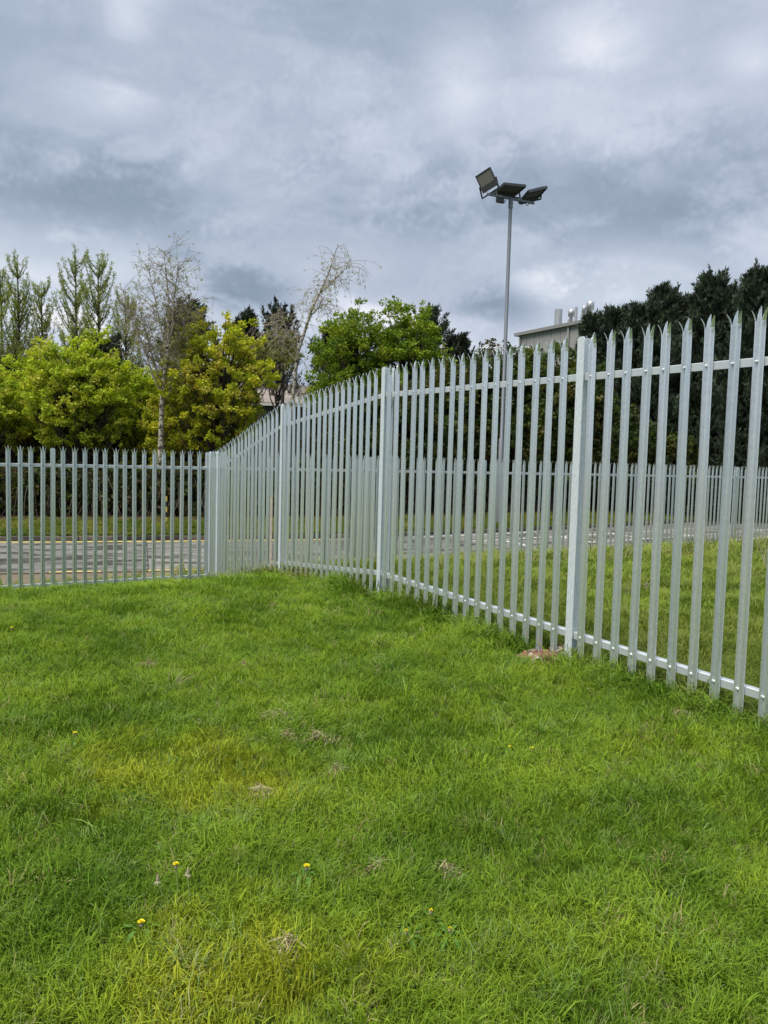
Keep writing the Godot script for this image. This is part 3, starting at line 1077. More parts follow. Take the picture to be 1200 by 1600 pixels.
func poplar(label: String, at: Vector3, tall: float, wide: float, seed_: int) -> void:
	rng.seed = seed_
	var t := thing("poplar_tree", label, "tree", at, "tall poplars on the left skyline")
	var st := start()
	tube(st, [Vector3.ZERO, Vector3(0.1, tall * 0.5, 0), Vector3(0, tall, 0)], [0.2, 0.11, 0.012], 7)
	var places := []
	var cols := []
	for k in 100:
		var y := tall * pow(rnd(0.0, 1.0), 1.15) * 0.82 + tall * 0.12
		var a := rnd(0, TAU)
		var l := rnd(0.14, 0.3) * tall * pow(1.05 - y / tall, 0.5)
		var dir := Vector3(cos(a) * wide * 1.05, 1.0, sin(a) * wide * 1.05).normalized()
		var b := Vector3(0, y, 0)
		var e := b + dir * l
		e.x += cos(a) * 0.2
		e.z += sin(a) * 0.2
		tube(st, bent(b, e, Vector3(cos(a), -0.2, sin(a)) * 0.18, 3), radii(3, 0.03, 0.008), 4, false)
		for j in int(l * 27):
			var s := rnd(0.1, 1.05)
			places.append(Transform3D(rand_basis(rnd(0.32, 0.7)), b.lerp(e, s) + rand_dir() * 0.1 + Vector3(cos(a), 0, sin(a)) * 0.15 * sin(PI * s)))
			cols.append(shade(Color(0.3, 0.34, 0.08), 0.3))
	for j in 50:
		places.append(Transform3D(rand_basis(0.7), Vector3(rnd(-0.12, 0.12), tall * rnd(0.75, 1.0), rnd(-0.12, 0.12))))
		cols.append(shade(Color(0.3, 0.34, 0.08), 0.3))
	put("trunk", done(st), M.bark, t)
	baked("crown", small_clump, M.leaf, places, cols, t)

func birch(label: String, at: Vector3, spine: Array, limbs: Array, seed_: int, twigs: int, droop: float) -> void:
	rng.seed = seed_
	var t := thing("birch_tree", label, "tree", at)
	put("trunk", _tube(spine, radii(spine.size() - 1, 0.12, 0.012), 9), M.birch, t)
	var st := start()
	var places := []
	var cols := []
	var all := [spine]
	for l in limbs:
		var pts := bent(l[0], l[1], Vector3(0, -0.15, 0), 5)
		tube(st, pts, radii(5, 0.035, 0.008), 5, false)
		all.append(pts)
	for k in twigs:
		var path: Array = all[rng.randi() % all.size()]
		var s := rnd(0.35, 0.999) * (path.size() - 1)
		var i := int(s)
		var b: Vector3 = path[i].lerp(path[i + 1], s - i)
		if path == spine and b.y < spine[-1].y * 0.45: continue
		var a := rnd(0, TAU)
		var l := rnd(0.5, 1.25)
		var pts := [b]
		var d := Vector3(cos(a), rnd(0.6, 1.5), sin(a)).normalized()
		for j in 4:
			d = (d + Vector3(0, -droop, 0) + rand_dir() * 0.25).normalized()
			pts.append(pts[-1] + d * l * 0.25)
		tube(st, pts, radii(4, 0.009, 0.004), 3, false)
		for m in 2:
			var e := [pts[2 + m]]
			d = (rand_dir() + Vector3(0, 0.3 - droop, 0)).normalized()
			for j in 3:
				d = (d + Vector3(0, -droop * 1.2, 0)).normalized()
				e.append(e[-1] + d * l * 0.16)
			tube(st, e, radii(3, 0.007, 0.004), 3, false)
			places.append(Transform3D(rand_basis(rnd(0.3, 0.6)), e[-1]))
			cols.append(shade(Color(0.26, 0.27, 0.09), 0.3))
	put("branches", done(st), M.pale_twig, t)
	baked("catkins", small_clump, M.leaf, places, cols, t)

func trees() -> void:
	# skyline poplars, far left
	var row := [[-23.9, -48.0, 13.3, 0.24, "leftmost of the tall thin poplars, partly cut by the picture edge"], [-21.9, -46.0, 13.9, 0.2, "tall pointed poplar, second from the left on the skyline"], [-21.4, -48.0, 12.9, 0.18, "shorter narrow poplar between two taller pairs"],
		[-18.5, -46.0, 14.3, 0.26, "tallest spiky poplar at left, left one of the close pair"], [-16.8, -45.0, 13.8, 0.24, "spiky poplar at left, right one of the close pair"], [-15.9, -47.0, 12.2, 0.22, "thin low poplar on the right end of the poplar row"], [-26.5, -47.0, 12.6, 0.25, "poplar standing beyond the left picture edge"]]
	for i in row.size():
		var q: Array = row[i]
		poplar(q[4], Vector3(q[0], 0.2, q[1]), q[2] - 0.2, q[3] * 1.5, 100 + i)
	# dark conifers behind
	var dark := Color(0.026, 0.036, 0.022)
	conifer("dark pointed conifer behind the first birch's crown", Vector3(-9.9, 0.2, -38), 10.0, 1.9, 201, dark, "", 1600)
	conifer("dark conifer tip above the yellow maple's right shoulder", Vector3(-7.4, 0.2, -40), 10.0, 1.7, 202, dark, "", 1400)
	conifer("dark conifer between the yellow maple and the leaning birch", Vector3(-5.6, 0.2, -40), 10.4, 1.7, 203, dark, "", 1400)
	conifer("dark conifer behind the right shoulder of the mid green maple", Vector3(2.3, 0.2, -44), 11.2, 2.3, 204, dark, "", 1800)
	conifer("rounded dark conifer right of the mid green maple, next to the open sky", Vector3(3.9, 0.2, -44), 9.7, 1.7, 205, dark, "", 1800)
	conifer("dark conifer behind the left edge of the mid green maple", Vector3(-2.6, 0.2, -41), 9.6, 2.0, 206, dark, "", 1500)
	conifer("dark conifer seen behind the leftmost maple", Vector3(-13.6, 0.2, -37), 8.0, 2.0, 207, dark, "", 1200)
	# leylandii wall on the right
	var ley := [[10.5, -40.0, 10.2, 1.0, "narrow lowest dark conifer of the right-hand row, nearest the warehouse"], [11.5, -39.5, 10.4, 1.5, "second dark conifer in the right-hand row, just right of the thick fence post"],
		[12.5, -38.6, 10.4, 1.6, "dark conifer wedged third in the right-hand row below its leaning neighbour"], [13.1, -37.5, 11.0, 1.7, "dark conifer with a leaning tip, fourth in the right-hand row"], [14.3, -38.6, 10.9, 1.8, "dark conifer set back in the right-hand row, fifth along"], [15.3, -37.0, 11.6, 1.8, "dark conifer with the high twin tip, sixth in the right-hand row"],
		[16.2, -37.6, 11.1, 1.6, "dark conifer between the high twin tip and the tallest one"], [16.9, -36.0, 11.7, 2.0, "tallest dark conifer at the right picture edge"], [18.5, -36.0, 11.8, 2.2, "dark conifer beyond the right picture edge"], [20.6, -36.5, 11.6, 2.3, "dark conifer far beyond the right picture edge"]]
	for i in ley.size():
		var q: Array = ley[i]
		conifer(q[4], Vector3(q[0], 0.3, q[1]), q[2], q[3], 220 + i, Color(0.038, 0.054, 0.034), "dark conifers in the right-hand row", 4000)
	# maples
	var lime := [Color(0.37, 0.43, 0.035), Color(0.44, 0.49, 0.04), Color(0.29, 0.36, 0.03), Color(0.46, 0.47, 0.07)]
	var gold := [Color(0.4, 0.42, 0.03), Color(0.47, 0.46, 0.035), Color(0.31, 0.34, 0.028), Color(0.38, 0.34, 0.05)]
	var mid := [Color(0.155, 0.23, 0.022), Color(0.19, 0.27, 0.025), Color(0.12, 0.19, 0.02), Color(0.24, 0.3, 0.03)]
	broadleaf("maple_tree", "lime green maple in new leaf, the broad one at left in front of the poplars", Vector3(-11.3, 0.3, -28.6), 7.0, 2.5, 1.9, 450, 8, lime, 301, "", 0.25)
	broadleaf("maple_tree", "lime green maple cut off by the left picture edge", Vector3(-15.2, 0.3, -28.4), 6.0, 2.4, 1.8, 380, 9, lime, 302, "", 0.25)
	broadleaf("maple_tree", "golden yellow maple in new leaf, between the white trunked birch and the leaning birch", Vector3(-6.0, 0.3, -28.0), 7.85, 2.6, 1.6, 540, 6, gold, 303, "", 0.18, null, null, 1.25)
	broadleaf("maple_tree", "small yellow maple growing round the white birch trunk", Vector3(-7.9, 0.3, -28.2), 5.0, 1.2, 1.4, 85, 8, gold, 304, "", 0.28)
	broadleaf("maple_tree", "mid green maple in full leaf, behind the middle of the sloping fence", Vector3(-1.6, 0.3, -33.5), 9.6, 2.2, 1.6, 420, 9, mid, 305, "", 0.32)
	broadleaf("maple_tree", "mid green maple with knobbly top, right one of the green pair", Vector3(0.8, 0.3, -33.0), 9.75, 2.2, 1.6, 430, 9, mid, 306, "", 0.32)
	broadleaf("maple_tree", "dull lime maple set back between the broad lime one and the birch trunk", Vector3(-9.6, 0.3, -31.0), 6.1, 1.7, 1.2, 190, 9, lime, 310, "", 0.26)
	broadleaf("maple_tree", "lime maple set back in the gap left of the broad lime one", Vector3(-14.4, 0.3, -31.5), 6.6, 2.0, 1.2, 200, 9, lime, 311, "", 0.26)
	var brown := [Color(0.14, 0.14, 0.045), Color(0.16, 0.17, 0.05), Color(0.1, 0.1, 0.04)]
	broadleaf("bare_tree", "olive brown tree just breaking leaf behind the first birch", Vector3(-9.6, 0.3, -34), 8.6, 2.6, 2.0, 110, 9, brown, 307, "", 0.5, small_clump)
	broadleaf("bare_tree", "brownish tree just breaking leaf behind the leaning birch", Vector3(-5.1, 0.3, -36), 8.4, 1.2, 5.6, 50, 8, brown, 308, "", 0.45, small_clump)
	broadleaf("bare_tree", "thin leaved olive tree below the poplars at the far left", Vector3(-20.5, 0.3, -42), 8.8, 4.5, 2.0, 190, 14, [Color(0.12, 0.125, 0.045), Color(0.1, 0.1, 0.04)], 309, "", 0.6, small_clump)
	# birches
	var b1 := [Vector3.ZERO, Vector3(0.05, 2.2, 0), Vector3(0.1, 4.3, 0), Vector3(0.32, 5.9, 0.1), Vector3(0.3, 7.4, 0), Vector3(0.12, 9.1, 0)]
	birch("slender white trunked birch, nearly bare, above the maples at left", Vector3(-7.9, 0.3, -26.9), b1, [[Vector3(0.1, 4.2, 0), Vector3(-1.2, 7.7, 0.3)], [Vector3(0.2, 5.0, 0), Vector3(1.1, 7.6, -0.3)], [Vector3(0.25, 5.5, 0), Vector3(-0.5, 8.6, -0.2)], [Vector3(0.3, 5.9, 0), Vector3(0.75, 8.5, 0.4)], [Vector3(0.1, 3.8, 0), Vector3(0.7, 6.5, -0.5)], [Vector3(0.1, 4.6, 0), Vector3(-0.8, 6.9, -0.5)]], 401, 440, 0.16)
	var b2 := [Vector3.ZERO, Vector3(0.15, 2.2, 0), Vector3(0.25, 4.0, 0), Vector3(0.45, 6.2, 0), Vector3(0.95, 7.8, 0.1), Vector3(1.55, 9.2, 0), Vector3(1.9, 10.3, 0)]
	birch("bare birch leaning right with drooping twigs between the yellow and green maples", Vector3(-4.0, 0.3, -30.5), b2, [[Vector3(0.45, 6.2, 0), Vector3(-0.25, 7.9, 0.2)], [Vector3(0.4, 5.9, 0), Vector3(-0.65, 7.5, -0.2)], [Vector3(1.2, 8.5, 0), Vector3(2.5, 9.85, 0.2)], [Vector3(0.9, 7.7, 0), Vector3(1.5, 8.4, 0.4)]], 402, 190, 0.4)
	# shrubs behind the road on the right
	var ivy := [Color(0.055, 0.085, 0.022), Color(0.04, 0.06, 0.02), Color(0.075, 0.09, 0.03), Color(0.09, 0.085, 0.035)]
	var olive := [Color(0.1, 0.125, 0.03), Color(0.075, 0.105, 0.028), Color(0.05, 0.075, 0.022), Color(0.11, 0.105, 0.04)]
	var bushes := [[-1.6, -30.0, 4.6, 1.7, "low dark bush at the foot of the mid green maples"], [0.6, -30.6, 5.2, 1.8, "dark leafy bush just right of the second fence post"], [2.3, -32.0, 6.2, 1.7, "bush below the open patch of sky, left of the mast"], [3.9, -33.2, 6.7, 1.7, "bush directly behind the floodlight mast"],
		[5.7, -34.2, 7.2, 1.8, "olive bush in front of the warehouse's left corner"], [7.6, -35.0, 7.4, 1.8, "olive bush in front of the warehouse beneath the roof vents"], [9.2, -35.5, 6.6, 1.7, "dark bush behind the thick near fence post"], [11.2, -36.0, 4.6, 1.7, "dark undergrowth bush beneath the second conifer of the right-hand row"], [13.6, -36.4, 3.6, 1.6, "yellowish straggly bush at the foot of the right-hand conifers"]]
	for i in bushes.size():
		var q: Array = bushes[i]
		broadleaf("shrub", q[4], Vector3(q[0], 0.3, q[1]), q[2] * 1.12, q[3], 0.3, 170, 14, olive if i in [2, 4, 5, 8] else ivy, 500 + i, "bushes beyond the road behind the right-hand fence", 0.5, ivy_clump, M.dark_bark)
	for i in get_child_count():
		var c := get_child(i)
		if c.name.begins_with("shrub"): c.set_meta("category", "bush")

# a far-off wood that reads as one dark mass behind the trees
func woodland() -> void:
	rng.seed = 61
	var places := []
	var cols := []
	var w := Node3D.new()
	w.name = "woodland"
	add_child(w)
	tag(w, "dark mass of undergrowth filling the gaps below and behind the trees", "woodland", "", "stuff")
	var tops := [[-40.0, 6.5], [-12.0, 6.3], [-7.6, 5.2], [-6.0, 3.6], [-2.8, 3.6], [-1.6, 7.0], [2.6, 7.0], [4.5, 6.6], [9.0, 7.0], [11.0, 8.4], [30.0, 8.4]]
	var line := [Vector2(-40, -29), Vector2(-24, -33.0), Vector2(-12, -36.0), Vector2(-4, -40.0), Vector2(4, -41.0), Vector2(10, -42.0), Vector2(30, -42)]
	var path := smooth_line(line, 0.25)
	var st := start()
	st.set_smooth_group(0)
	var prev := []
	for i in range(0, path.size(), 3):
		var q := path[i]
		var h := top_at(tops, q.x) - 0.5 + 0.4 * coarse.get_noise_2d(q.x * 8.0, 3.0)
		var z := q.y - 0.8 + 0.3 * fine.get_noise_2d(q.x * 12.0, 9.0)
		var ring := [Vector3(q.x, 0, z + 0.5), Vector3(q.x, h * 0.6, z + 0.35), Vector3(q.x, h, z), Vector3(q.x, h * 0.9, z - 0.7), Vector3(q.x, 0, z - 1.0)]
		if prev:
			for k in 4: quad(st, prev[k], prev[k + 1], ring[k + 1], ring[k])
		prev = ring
	var core := put("thicket_shade_core", done(st), M.core, w)  # added ridge that blocks light behind the trees, coloured as deep shade
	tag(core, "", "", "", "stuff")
	for i in path.size():
		var q := path[i]
		var top := top_at(tops, q.x)
		for k in 46:
			var y := top * pow(rnd(0.0, 1.0), 0.8) * rnd(0.9, 1.08)
			places.append(Transform3D(rand_basis(rnd(0.9, 1.7)), Vector3(q.x + rnd(-0.3, 0.3), y, q.y + rnd(-0.5, 0.5) + 0.25)))
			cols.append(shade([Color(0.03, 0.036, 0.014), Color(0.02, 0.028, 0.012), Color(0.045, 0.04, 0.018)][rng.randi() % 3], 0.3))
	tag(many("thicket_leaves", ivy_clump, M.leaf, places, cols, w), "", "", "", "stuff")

func top_at(tops: Array, x: float) -> float:
	for i in tops.size() - 1:
		if x < tops[i + 1][0]: return lerpf(tops[i][1], tops[i + 1][1], clampf((x - tops[i][0]) / (tops[i + 1][0] - tops[i][0]), 0, 1))
	return tops[-1][1]

func hedge() -> void:
	rng.seed = 71
	var t := thing("hedge", "long ragged dark hedge of ivy and bramble along the far side of the road", "hedge", Vector3.ZERO)
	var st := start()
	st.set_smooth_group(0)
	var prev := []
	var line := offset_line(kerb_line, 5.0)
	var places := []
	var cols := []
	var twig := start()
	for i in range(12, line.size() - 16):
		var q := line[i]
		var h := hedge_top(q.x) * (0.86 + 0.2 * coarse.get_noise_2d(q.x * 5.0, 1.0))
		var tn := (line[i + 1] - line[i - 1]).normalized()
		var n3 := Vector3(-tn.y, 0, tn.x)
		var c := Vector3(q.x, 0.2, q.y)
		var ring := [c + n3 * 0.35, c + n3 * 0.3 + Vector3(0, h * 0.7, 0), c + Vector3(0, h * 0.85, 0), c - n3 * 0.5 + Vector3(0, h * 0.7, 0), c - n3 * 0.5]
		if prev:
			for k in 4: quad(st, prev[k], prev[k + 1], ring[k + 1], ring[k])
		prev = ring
		for k in 150:
			var f := rnd(0, 1)
			var y := f * h
			var gap := fine.get_noise_2d(q.x * 5.0 + f * 8.0, f * 14.0)
			if f < 0.45 and rnd(0, 1) < 0.45 + gap: continue
			var off := rnd(0.3, 0.85) * (1.0 - 0.5 * f * f) if f < 0.9 else rnd(-0.5, 0.6)
			places.append(Transform3D(rand_basis(rnd(0.5, 1.05)), c + n3 * off + Vector3(tn.x, 0, tn.y) * rnd(-0.5, 0.5) + Vector3(0, y, 0)))
			var tone: Color = [Color(0.05, 0.075, 0.02), Color(0.04, 0.055, 0.018), Color(0.085, 0.1, 0.03), Color(0.09, 0.07, 0.035)][rng.randi() % 4]
			if f < 0.4 and rnd(0, 1) < 0.5: tone = Color(0.08, 0.055, 0.03)
			cols.append(shade(tone, 0.3))
		for k in 7:
			var b := c + n3 * rnd(0.4, 0.85) + Vector3(tn.x, 0, tn.y) * rnd(-0.5, 0.5)
			var e := b + n3 * rnd(-0.2, 0.3) + Vector3(tn.x, 0, tn.y) * rnd(-0.6, 0.6) + Vector3(0, rnd(0.5, h * 0.9), 0)
			tube(twig, bent(b, e, n3 * rnd(-0.1, 0.25), 4), radii(4, 0.012, 0.005), 3, false)
	put("hedge_shade_core", done(st), M.core, t)  # added body whose near-black colour paints the shade within the hedge
	put("stems", done(twig), M.pale_twig, t)
	baked("foliage", ivy_clump, M.leaf, places, cols, t)
	# fallen brown leaves at the hedge foot
	places = []
	cols = []
	for i in range(10, line.size() - 14):
		for k in 70:
			var d := rnd(1.9, 4.9)
			if rnd(0, 1) > (d - 1.5) / 3.0: continue
			var tn := (line[i + 1] - line[i - 1]).normalized()
			var q := kerb_line[i] + Vector2(tn.y, -tn.x) * d + tn * rnd(-0.5, 0.5)
			places.append(Transform3D(Basis(Vector3.UP, rnd(0, TAU)).scaled(Vector3(1, 0.35, 1) * rnd(0.5, 0.9)), Vector3(q.x, verge_height(d) + 0.03, q.y)))
			cols.append(shade([Color(0.16, 0.085, 0.045), Color(0.2, 0.13, 0.07), Color(0.1, 0.055, 0.03)][rng.randi() % 3], 0.3))
	tag(many("leaf_litter", small_clump, M.dead, places, cols), "brown fallen leaves along the foot of the hedge", "leaf litter", "", "stuff")

func hedge_top(x: float) -> float:
	return top_at([[-60.0, 2.0], [-12.0, 1.95], [-7.0, 2.1], [-2.0, 2.3], [2.0, 2.7], [30.0, 2.6]], x)

# ---------------------------------------------------------------- grass
func grass_tint(x: float, z: float) -> Color:
	var a := coarse.get_noise_2d(x * 9.0 + 50.0, z * 9.0)
	var b := fine.get_noise_2d(x * 26.0, z * 26.0 + 80.0)
	var c := Color(0.156, 0.248, 0.021)
	c = c.lerp(Color(0.085, 0.165, 0.014), clampf(a * 1.2 + b * 0.7, 0, 1))
	c = c.lerp(Color(0.215, 0.3, 0.024), clampf(-a * 1.5 - b * 0.8, 0, 1) * 0.8)
	# mossy yellow patches
	for s in [[-0.32, -2.12, 0.3], [-1.0, -3.45, 0.42], [-0.6, -3.3, 0.3], [-0.5, -2.0, 0.3]]:
		var d: float = Vector2(x - s[0], z - s[1]).length() / s[2]
		c = c.lerp(Color(0.31, 0.34, 0.025), clampf(1.25 - d + b * 0.9, 0, 1) * 0.85)
	var r := rnd(0, 1)
	if r < 0.025: c = Color(0.3, 0.26, 0.12)
	elif r < 0.11: c = Color(0.18, 0.27, 0.07)
	return shade(c, 0.22)

func grass() -> void:
	rng.seed = 81
	var places := {"lawn": [[], [], [], []], "field": [[], [], [], []]}
	var tints := {"lawn": [[], [], [], []], "field": [[], [], [], []]}
	var step := 0.1
	var zz := 0.9
	while zz < 22.0:
		var half := 0.56 * zz + 1.3
		var density := clampf(1900.0 * pow(2.6 / zz, 1.0), 190.0, 1900.0)
		var n := int(2.0 * half * step * density)
		for k in n:
			var z := -(zz + rnd(0, step))
			var x := rnd(-half, half)
			var g := uv_of(x, z)
			var u := g.x
			var v := g.y
			var edge := 0.12 + fine.get_noise_2d(x * 20.0, z * 20.0) * 0.25
			if u < edge:
				if u < -2.4 or side_of(near_line, Vector2(x, z)) > -0.1 or rnd(0, 1) > 0.12: continue
			if rubble_near(x, z): continue
			var field := v > 0.0
			var c := grass_tint(x, z)
			var s := rnd(0.75, 1.2) * (1.0 + 0.35 * fine.get_noise_2d(x * 18.0, z * 18.0))
			if zz > 5.0: s *= 1.0 + (zz - 5.0) * 0.03
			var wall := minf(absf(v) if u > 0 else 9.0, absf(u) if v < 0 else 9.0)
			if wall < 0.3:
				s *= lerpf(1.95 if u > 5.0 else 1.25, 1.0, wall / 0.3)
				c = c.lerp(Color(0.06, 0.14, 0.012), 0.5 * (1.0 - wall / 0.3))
			if rnd(0, 1) < 0.04: s *= 1.35
			if field:
				s *= 1.25 + 0.85 * smoothstep(5.5, 3.0, u) + 0.3 * fine.get_noise_2d(x * 8.0, z * 8.0)
				c = c.lerp(Color(0.2, 0.22, 0.055), 0.5 + 0.35 * fine.get_noise_2d(x * 5.0 + 9.0, z * 5.0))
				if u < 4.5 and rnd(0, 1) < 0.16: c = shade(Color(0.27, 0.22, 0.12), 0.3)
			var tiltdir := Vector3(fine.get_noise_2d(x * 10.0, z * 10.0 + 300.0) + rnd(-0.8, 0.8), 0, fine.get_noise_2d(x * 10.0 + 700.0, z * 10.0) + rnd(-0.8, 0.8))
			var up := (Vector3.UP + tiltdir * 0.6).normalized()
			var fx := up.cross(Vector3(cos(k * 1.7), 0.1, sin(k * 1.7))).normalized()
			var which := rng.randi() % 4
			var key := "field" if field else "lawn"
			s = minf(s, 2.9)
			var wide := s * (1.0 + maxf(0.0, zz - 3.0) * 0.06)
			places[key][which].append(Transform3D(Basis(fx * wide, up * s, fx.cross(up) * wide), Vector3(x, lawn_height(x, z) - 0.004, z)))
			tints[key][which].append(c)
		zz += step
	# the same lawn carries on, more thinly built, beside and behind the camera
	for k in 42000:
		var x := rnd(-15.0, 6.0)
		var z := rnd(-9.0, 7.0)
		if z < -0.9 and absf(x) < 0.56 * -z + 1.2: continue
		var g := uv_of(x, z)
		if g.x < 0.2 or absf(g.y) < 0.05: continue
		var s := rnd(1.1, 1.6)
		var key := "field" if g.y > 0.0 else "lawn"
		places[key][k % 4].append(Transform3D(Basis(Vector3.UP, rnd(0, TAU)).scaled(Vector3(2.2, 1.0, 2.2) * s), Vector3(x, lawn_height(x, z) - 0.004, z)))
		tints[key][k % 4].append(grass_tint(x, z))
	for key in ["lawn", "field"]:
		var o := Node3D.new()
		o.name = "lawn_grass" if key == "lawn" else "field_grass"
		add_child(o)
		tag(o, "short lush lawn grass in the foreground" if key == "lawn" else "rougher yellowish grass beyond the right-hand fence", "grass", "", "stuff")
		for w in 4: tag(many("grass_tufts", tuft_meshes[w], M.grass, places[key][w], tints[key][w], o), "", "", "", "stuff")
	# verge grass across the road
	var pl := []
	var ti := []
	for i in range(10, kerb_line.size() - 14):
		var tn := (kerb_line[i + 1] - kerb_line[i - 1]).normalized()
		for k in 420:
			var d := rnd(0.16, 4.6)
			var q := kerb_line[i] + Vector2(tn.y, -tn.x) * d + tn * rnd(-0.45, 0.45)
			if d > 2.6 and rnd(0, 1) < (d - 2.6) / 1.4: continue
			pl.append(Transform3D(Basis(Vector3.UP, rnd(0, TAU)).scaled(Vector3(2.4, 1.3, 2.4) * rnd(0.8, 1.4)), Vector3(q.x, verge_height(d) - 0.01, q.y)))
			var f := fine.get_noise_2d(q.x * 4.0, q.y * 4.0)
			ti.append(shade(Color(0.1, 0.14, 0.02).lerp(Color(0.2, 0.2, 0.04), clampf(0.4 + f * 1.5, 0, 1)), 0.25))
	tag(many("verge_grass", tuft_meshes[0], M.grass, pl, ti), "grass on the verge beyond the road", "grass", "", "stuff")

func rubble_near(x: float, z: float) -> bool:
	for s in [[1.33, -5.7, 0.4], [-0.07, -8.14, 0.22]]:
		if Vector2((x - s[0]) * 0.8, z - s[1]).length() < s[2] * rnd(0.5, 1.0): return true
	return false

# ---------------------------------------------------------------- small things
func stone(r: float) -> ArrayMesh:
	var st := start()
	st.set_smooth_group(-1)
	var p := []
	for i in 4:
		for k in 6:
			var e: float = [-0.9, -0.25, 0.45, 0.95][i]
			var a := TAU * k / 6.0 + i * 0.4
			var w := sqrt(1.0 - e * e) * rnd(0.75, 1.2)
			p.append(Vector3(cos(a) * w, e * 0.65 * rnd(0.85, 1.1), sin(a) * w * 0.8) * r)
	for i in 3:
		for k in 6:
			quad(st, p[i * 6 + k], p[i * 6 + 6 + k], p[i * 6 + 6 + (k + 1) % 6], p[i * 6 + (k + 1) % 6])
	for k in range(1, 5):
		tri(st, p[18], p[18 + k], p[18 + k + 1])
	return done(st)

func rubble(label: String, x: float, z: float, wide: float, n: int, seed_: int) -> void:
	rng.seed = seed_
	var t := thing("rubble_heap", label, "rubble", Vector3(x, lawn_height(x, z), z))
	var shapes := [stone(0.024), stone(0.034), stone(0.043), stone(0.019)]
	for k in n:
		var a := rnd(0, TAU)
		var d := sqrt(rnd(0, 1))
		var q := Vector3(UX.x, 0, UX.y) * cos(a) * d * wide * 0.55 + Vector3(VX.x, 0, VX.y) * sin(a) * d * wide - Vector3(VX.x, 0, VX.y) * wide * 0.1
		q.y = lawn_height(x + q.x, z + q.z) - lawn_height(x, z) + 0.015 + (1.0 - d) * rnd(0.0, 0.06)
		put("stone", shapes[k % 4], M["rubble%d" % [0, 1, 2, 0, 0, 1, 2][k % 7]], t, Transform3D(rand_basis(rnd(0.8, 1.4)), q))

func dandelion(label: String, x: float, z: float, tall: float, lean: Vector2, size := 0.017) -> void:
	var t := thing("dandelion", label, "flower", Vector3(x, lawn_height(x, z) - 0.005, z), "dandelions scattered in the lawn")
	var top := Vector3(lean.x, tall, lean.y)
	put("stem", _tube(bent(Vector3.ZERO, top, Vector3(lean.y, 0, lean.x) * 0.2, 4), [0.0025, 0.0025, 0.0024, 0.0023, 0.0022], 6), M.stem, t)
	var st := start()
	st.set_smooth_group(-1)
	for ring in 3:
		for k in 15:
			var a := TAU * (k + ring * 0.33) / 15.0
			var d := Vector3(cos(a), [0.75, 1.3, 2.4][ring], sin(a)).normalized()
			var side := Vector3(-sin(a), 0, cos(a)) * 0.0021
			var l: float = size * 0.78 * [1.0, 0.85, 0.6][ring] * rnd(0.85, 1.1)
			var p := top + Vector3(0, 0.002 * ring, 0)
			quad(st, p - side * 0.5, p + side * 0.5, p + d * l + side, p + d * l - side)
	put("petals", done(st), M.petal, t)
	st = start()
	tube(st, [top - Vector3(0, 0.012, 0), top - Vector3(0, 0.006, 0), top + Vector3(0, 0.002, 0)], [0.003, 0.007, 0.006], 8)
	put("sepals", done(st), M.sepal, t)
	for k in 6:      # the flat rosette of toothed leaves
		st = start()
		st.set_smooth_group(-1)
		var a := TAU * k / 6.0 + rnd(-0.3, 0.3)
		var d := Vector3(cos(a), 0, sin(a))
		var side := Vector3(-sin(a), 0, cos(a))
		var l := rnd(0.05, 0.085)
		for j in 5:
			var p0 := d * l * j / 5.0 + Vector3(0, 0.02 + 0.03 * sin(PI * j / 5.0), 0)
			var p1 := d * l * (j + 1) / 5.0 + Vector3(0, 0.02 + 0.03 * sin(PI * (j + 1) / 5.0), 0)
			var w: float = [0.002, 0.005, 0.008, 0.009, 0.006][j]
			var w2: float = [0.003, 0.005, 0.006, 0.006, 0.0005][j]
			quad(st, p0 - side * w, p0 + side * w, p1 + side * w2, p1 - side * w2)
		put("leaf", done(st), M.rosette, t)

func seedhead(label: String, x: float, z: float, tall: float, lean: Vector2) -> void:
	var t := thing("dandelion_seed_stalk", label, "flower", Vector3(x, lawn_height(x, z) - 0.005, z))
	var top := Vector3(lean.x, tall, lean.y)
	put("stem", _tube(bent(Vector3.ZERO, top, Vector3.ZERO, 4), [0.003, 0.003, 0.0028, 0.0027, 0.0025], 6), M.stem, t)
	var st := start()
	st.set_smooth_group(-1)
	for k in 14:
		var a := TAU * k / 14.0
		var d := Vector3(cos(a), rnd(-0.9, 0.1), sin(a)).normalized()
		var side := Vector3(-sin(a), 0, cos(a)) * 0.0024
		tri(st, top - side, top + side, top + d * rnd(0.014, 0.022))
	tube(st, [top - Vector3(0, 0.004, 0), top + Vector3(0, 0.008, 0), top + Vector3(0, 0.02, 0)], [0.004, 0.005, 0.002], 7)
	for k in 5: tri(st, top, top + Vector3(0.002, 0, 0.002), top + Vector3(rnd(-0.014, 0.014), rnd(0.004, 0.016), rnd(-0.014, 0.014)))
	put("withered_head", done(st), M.sepal, t)

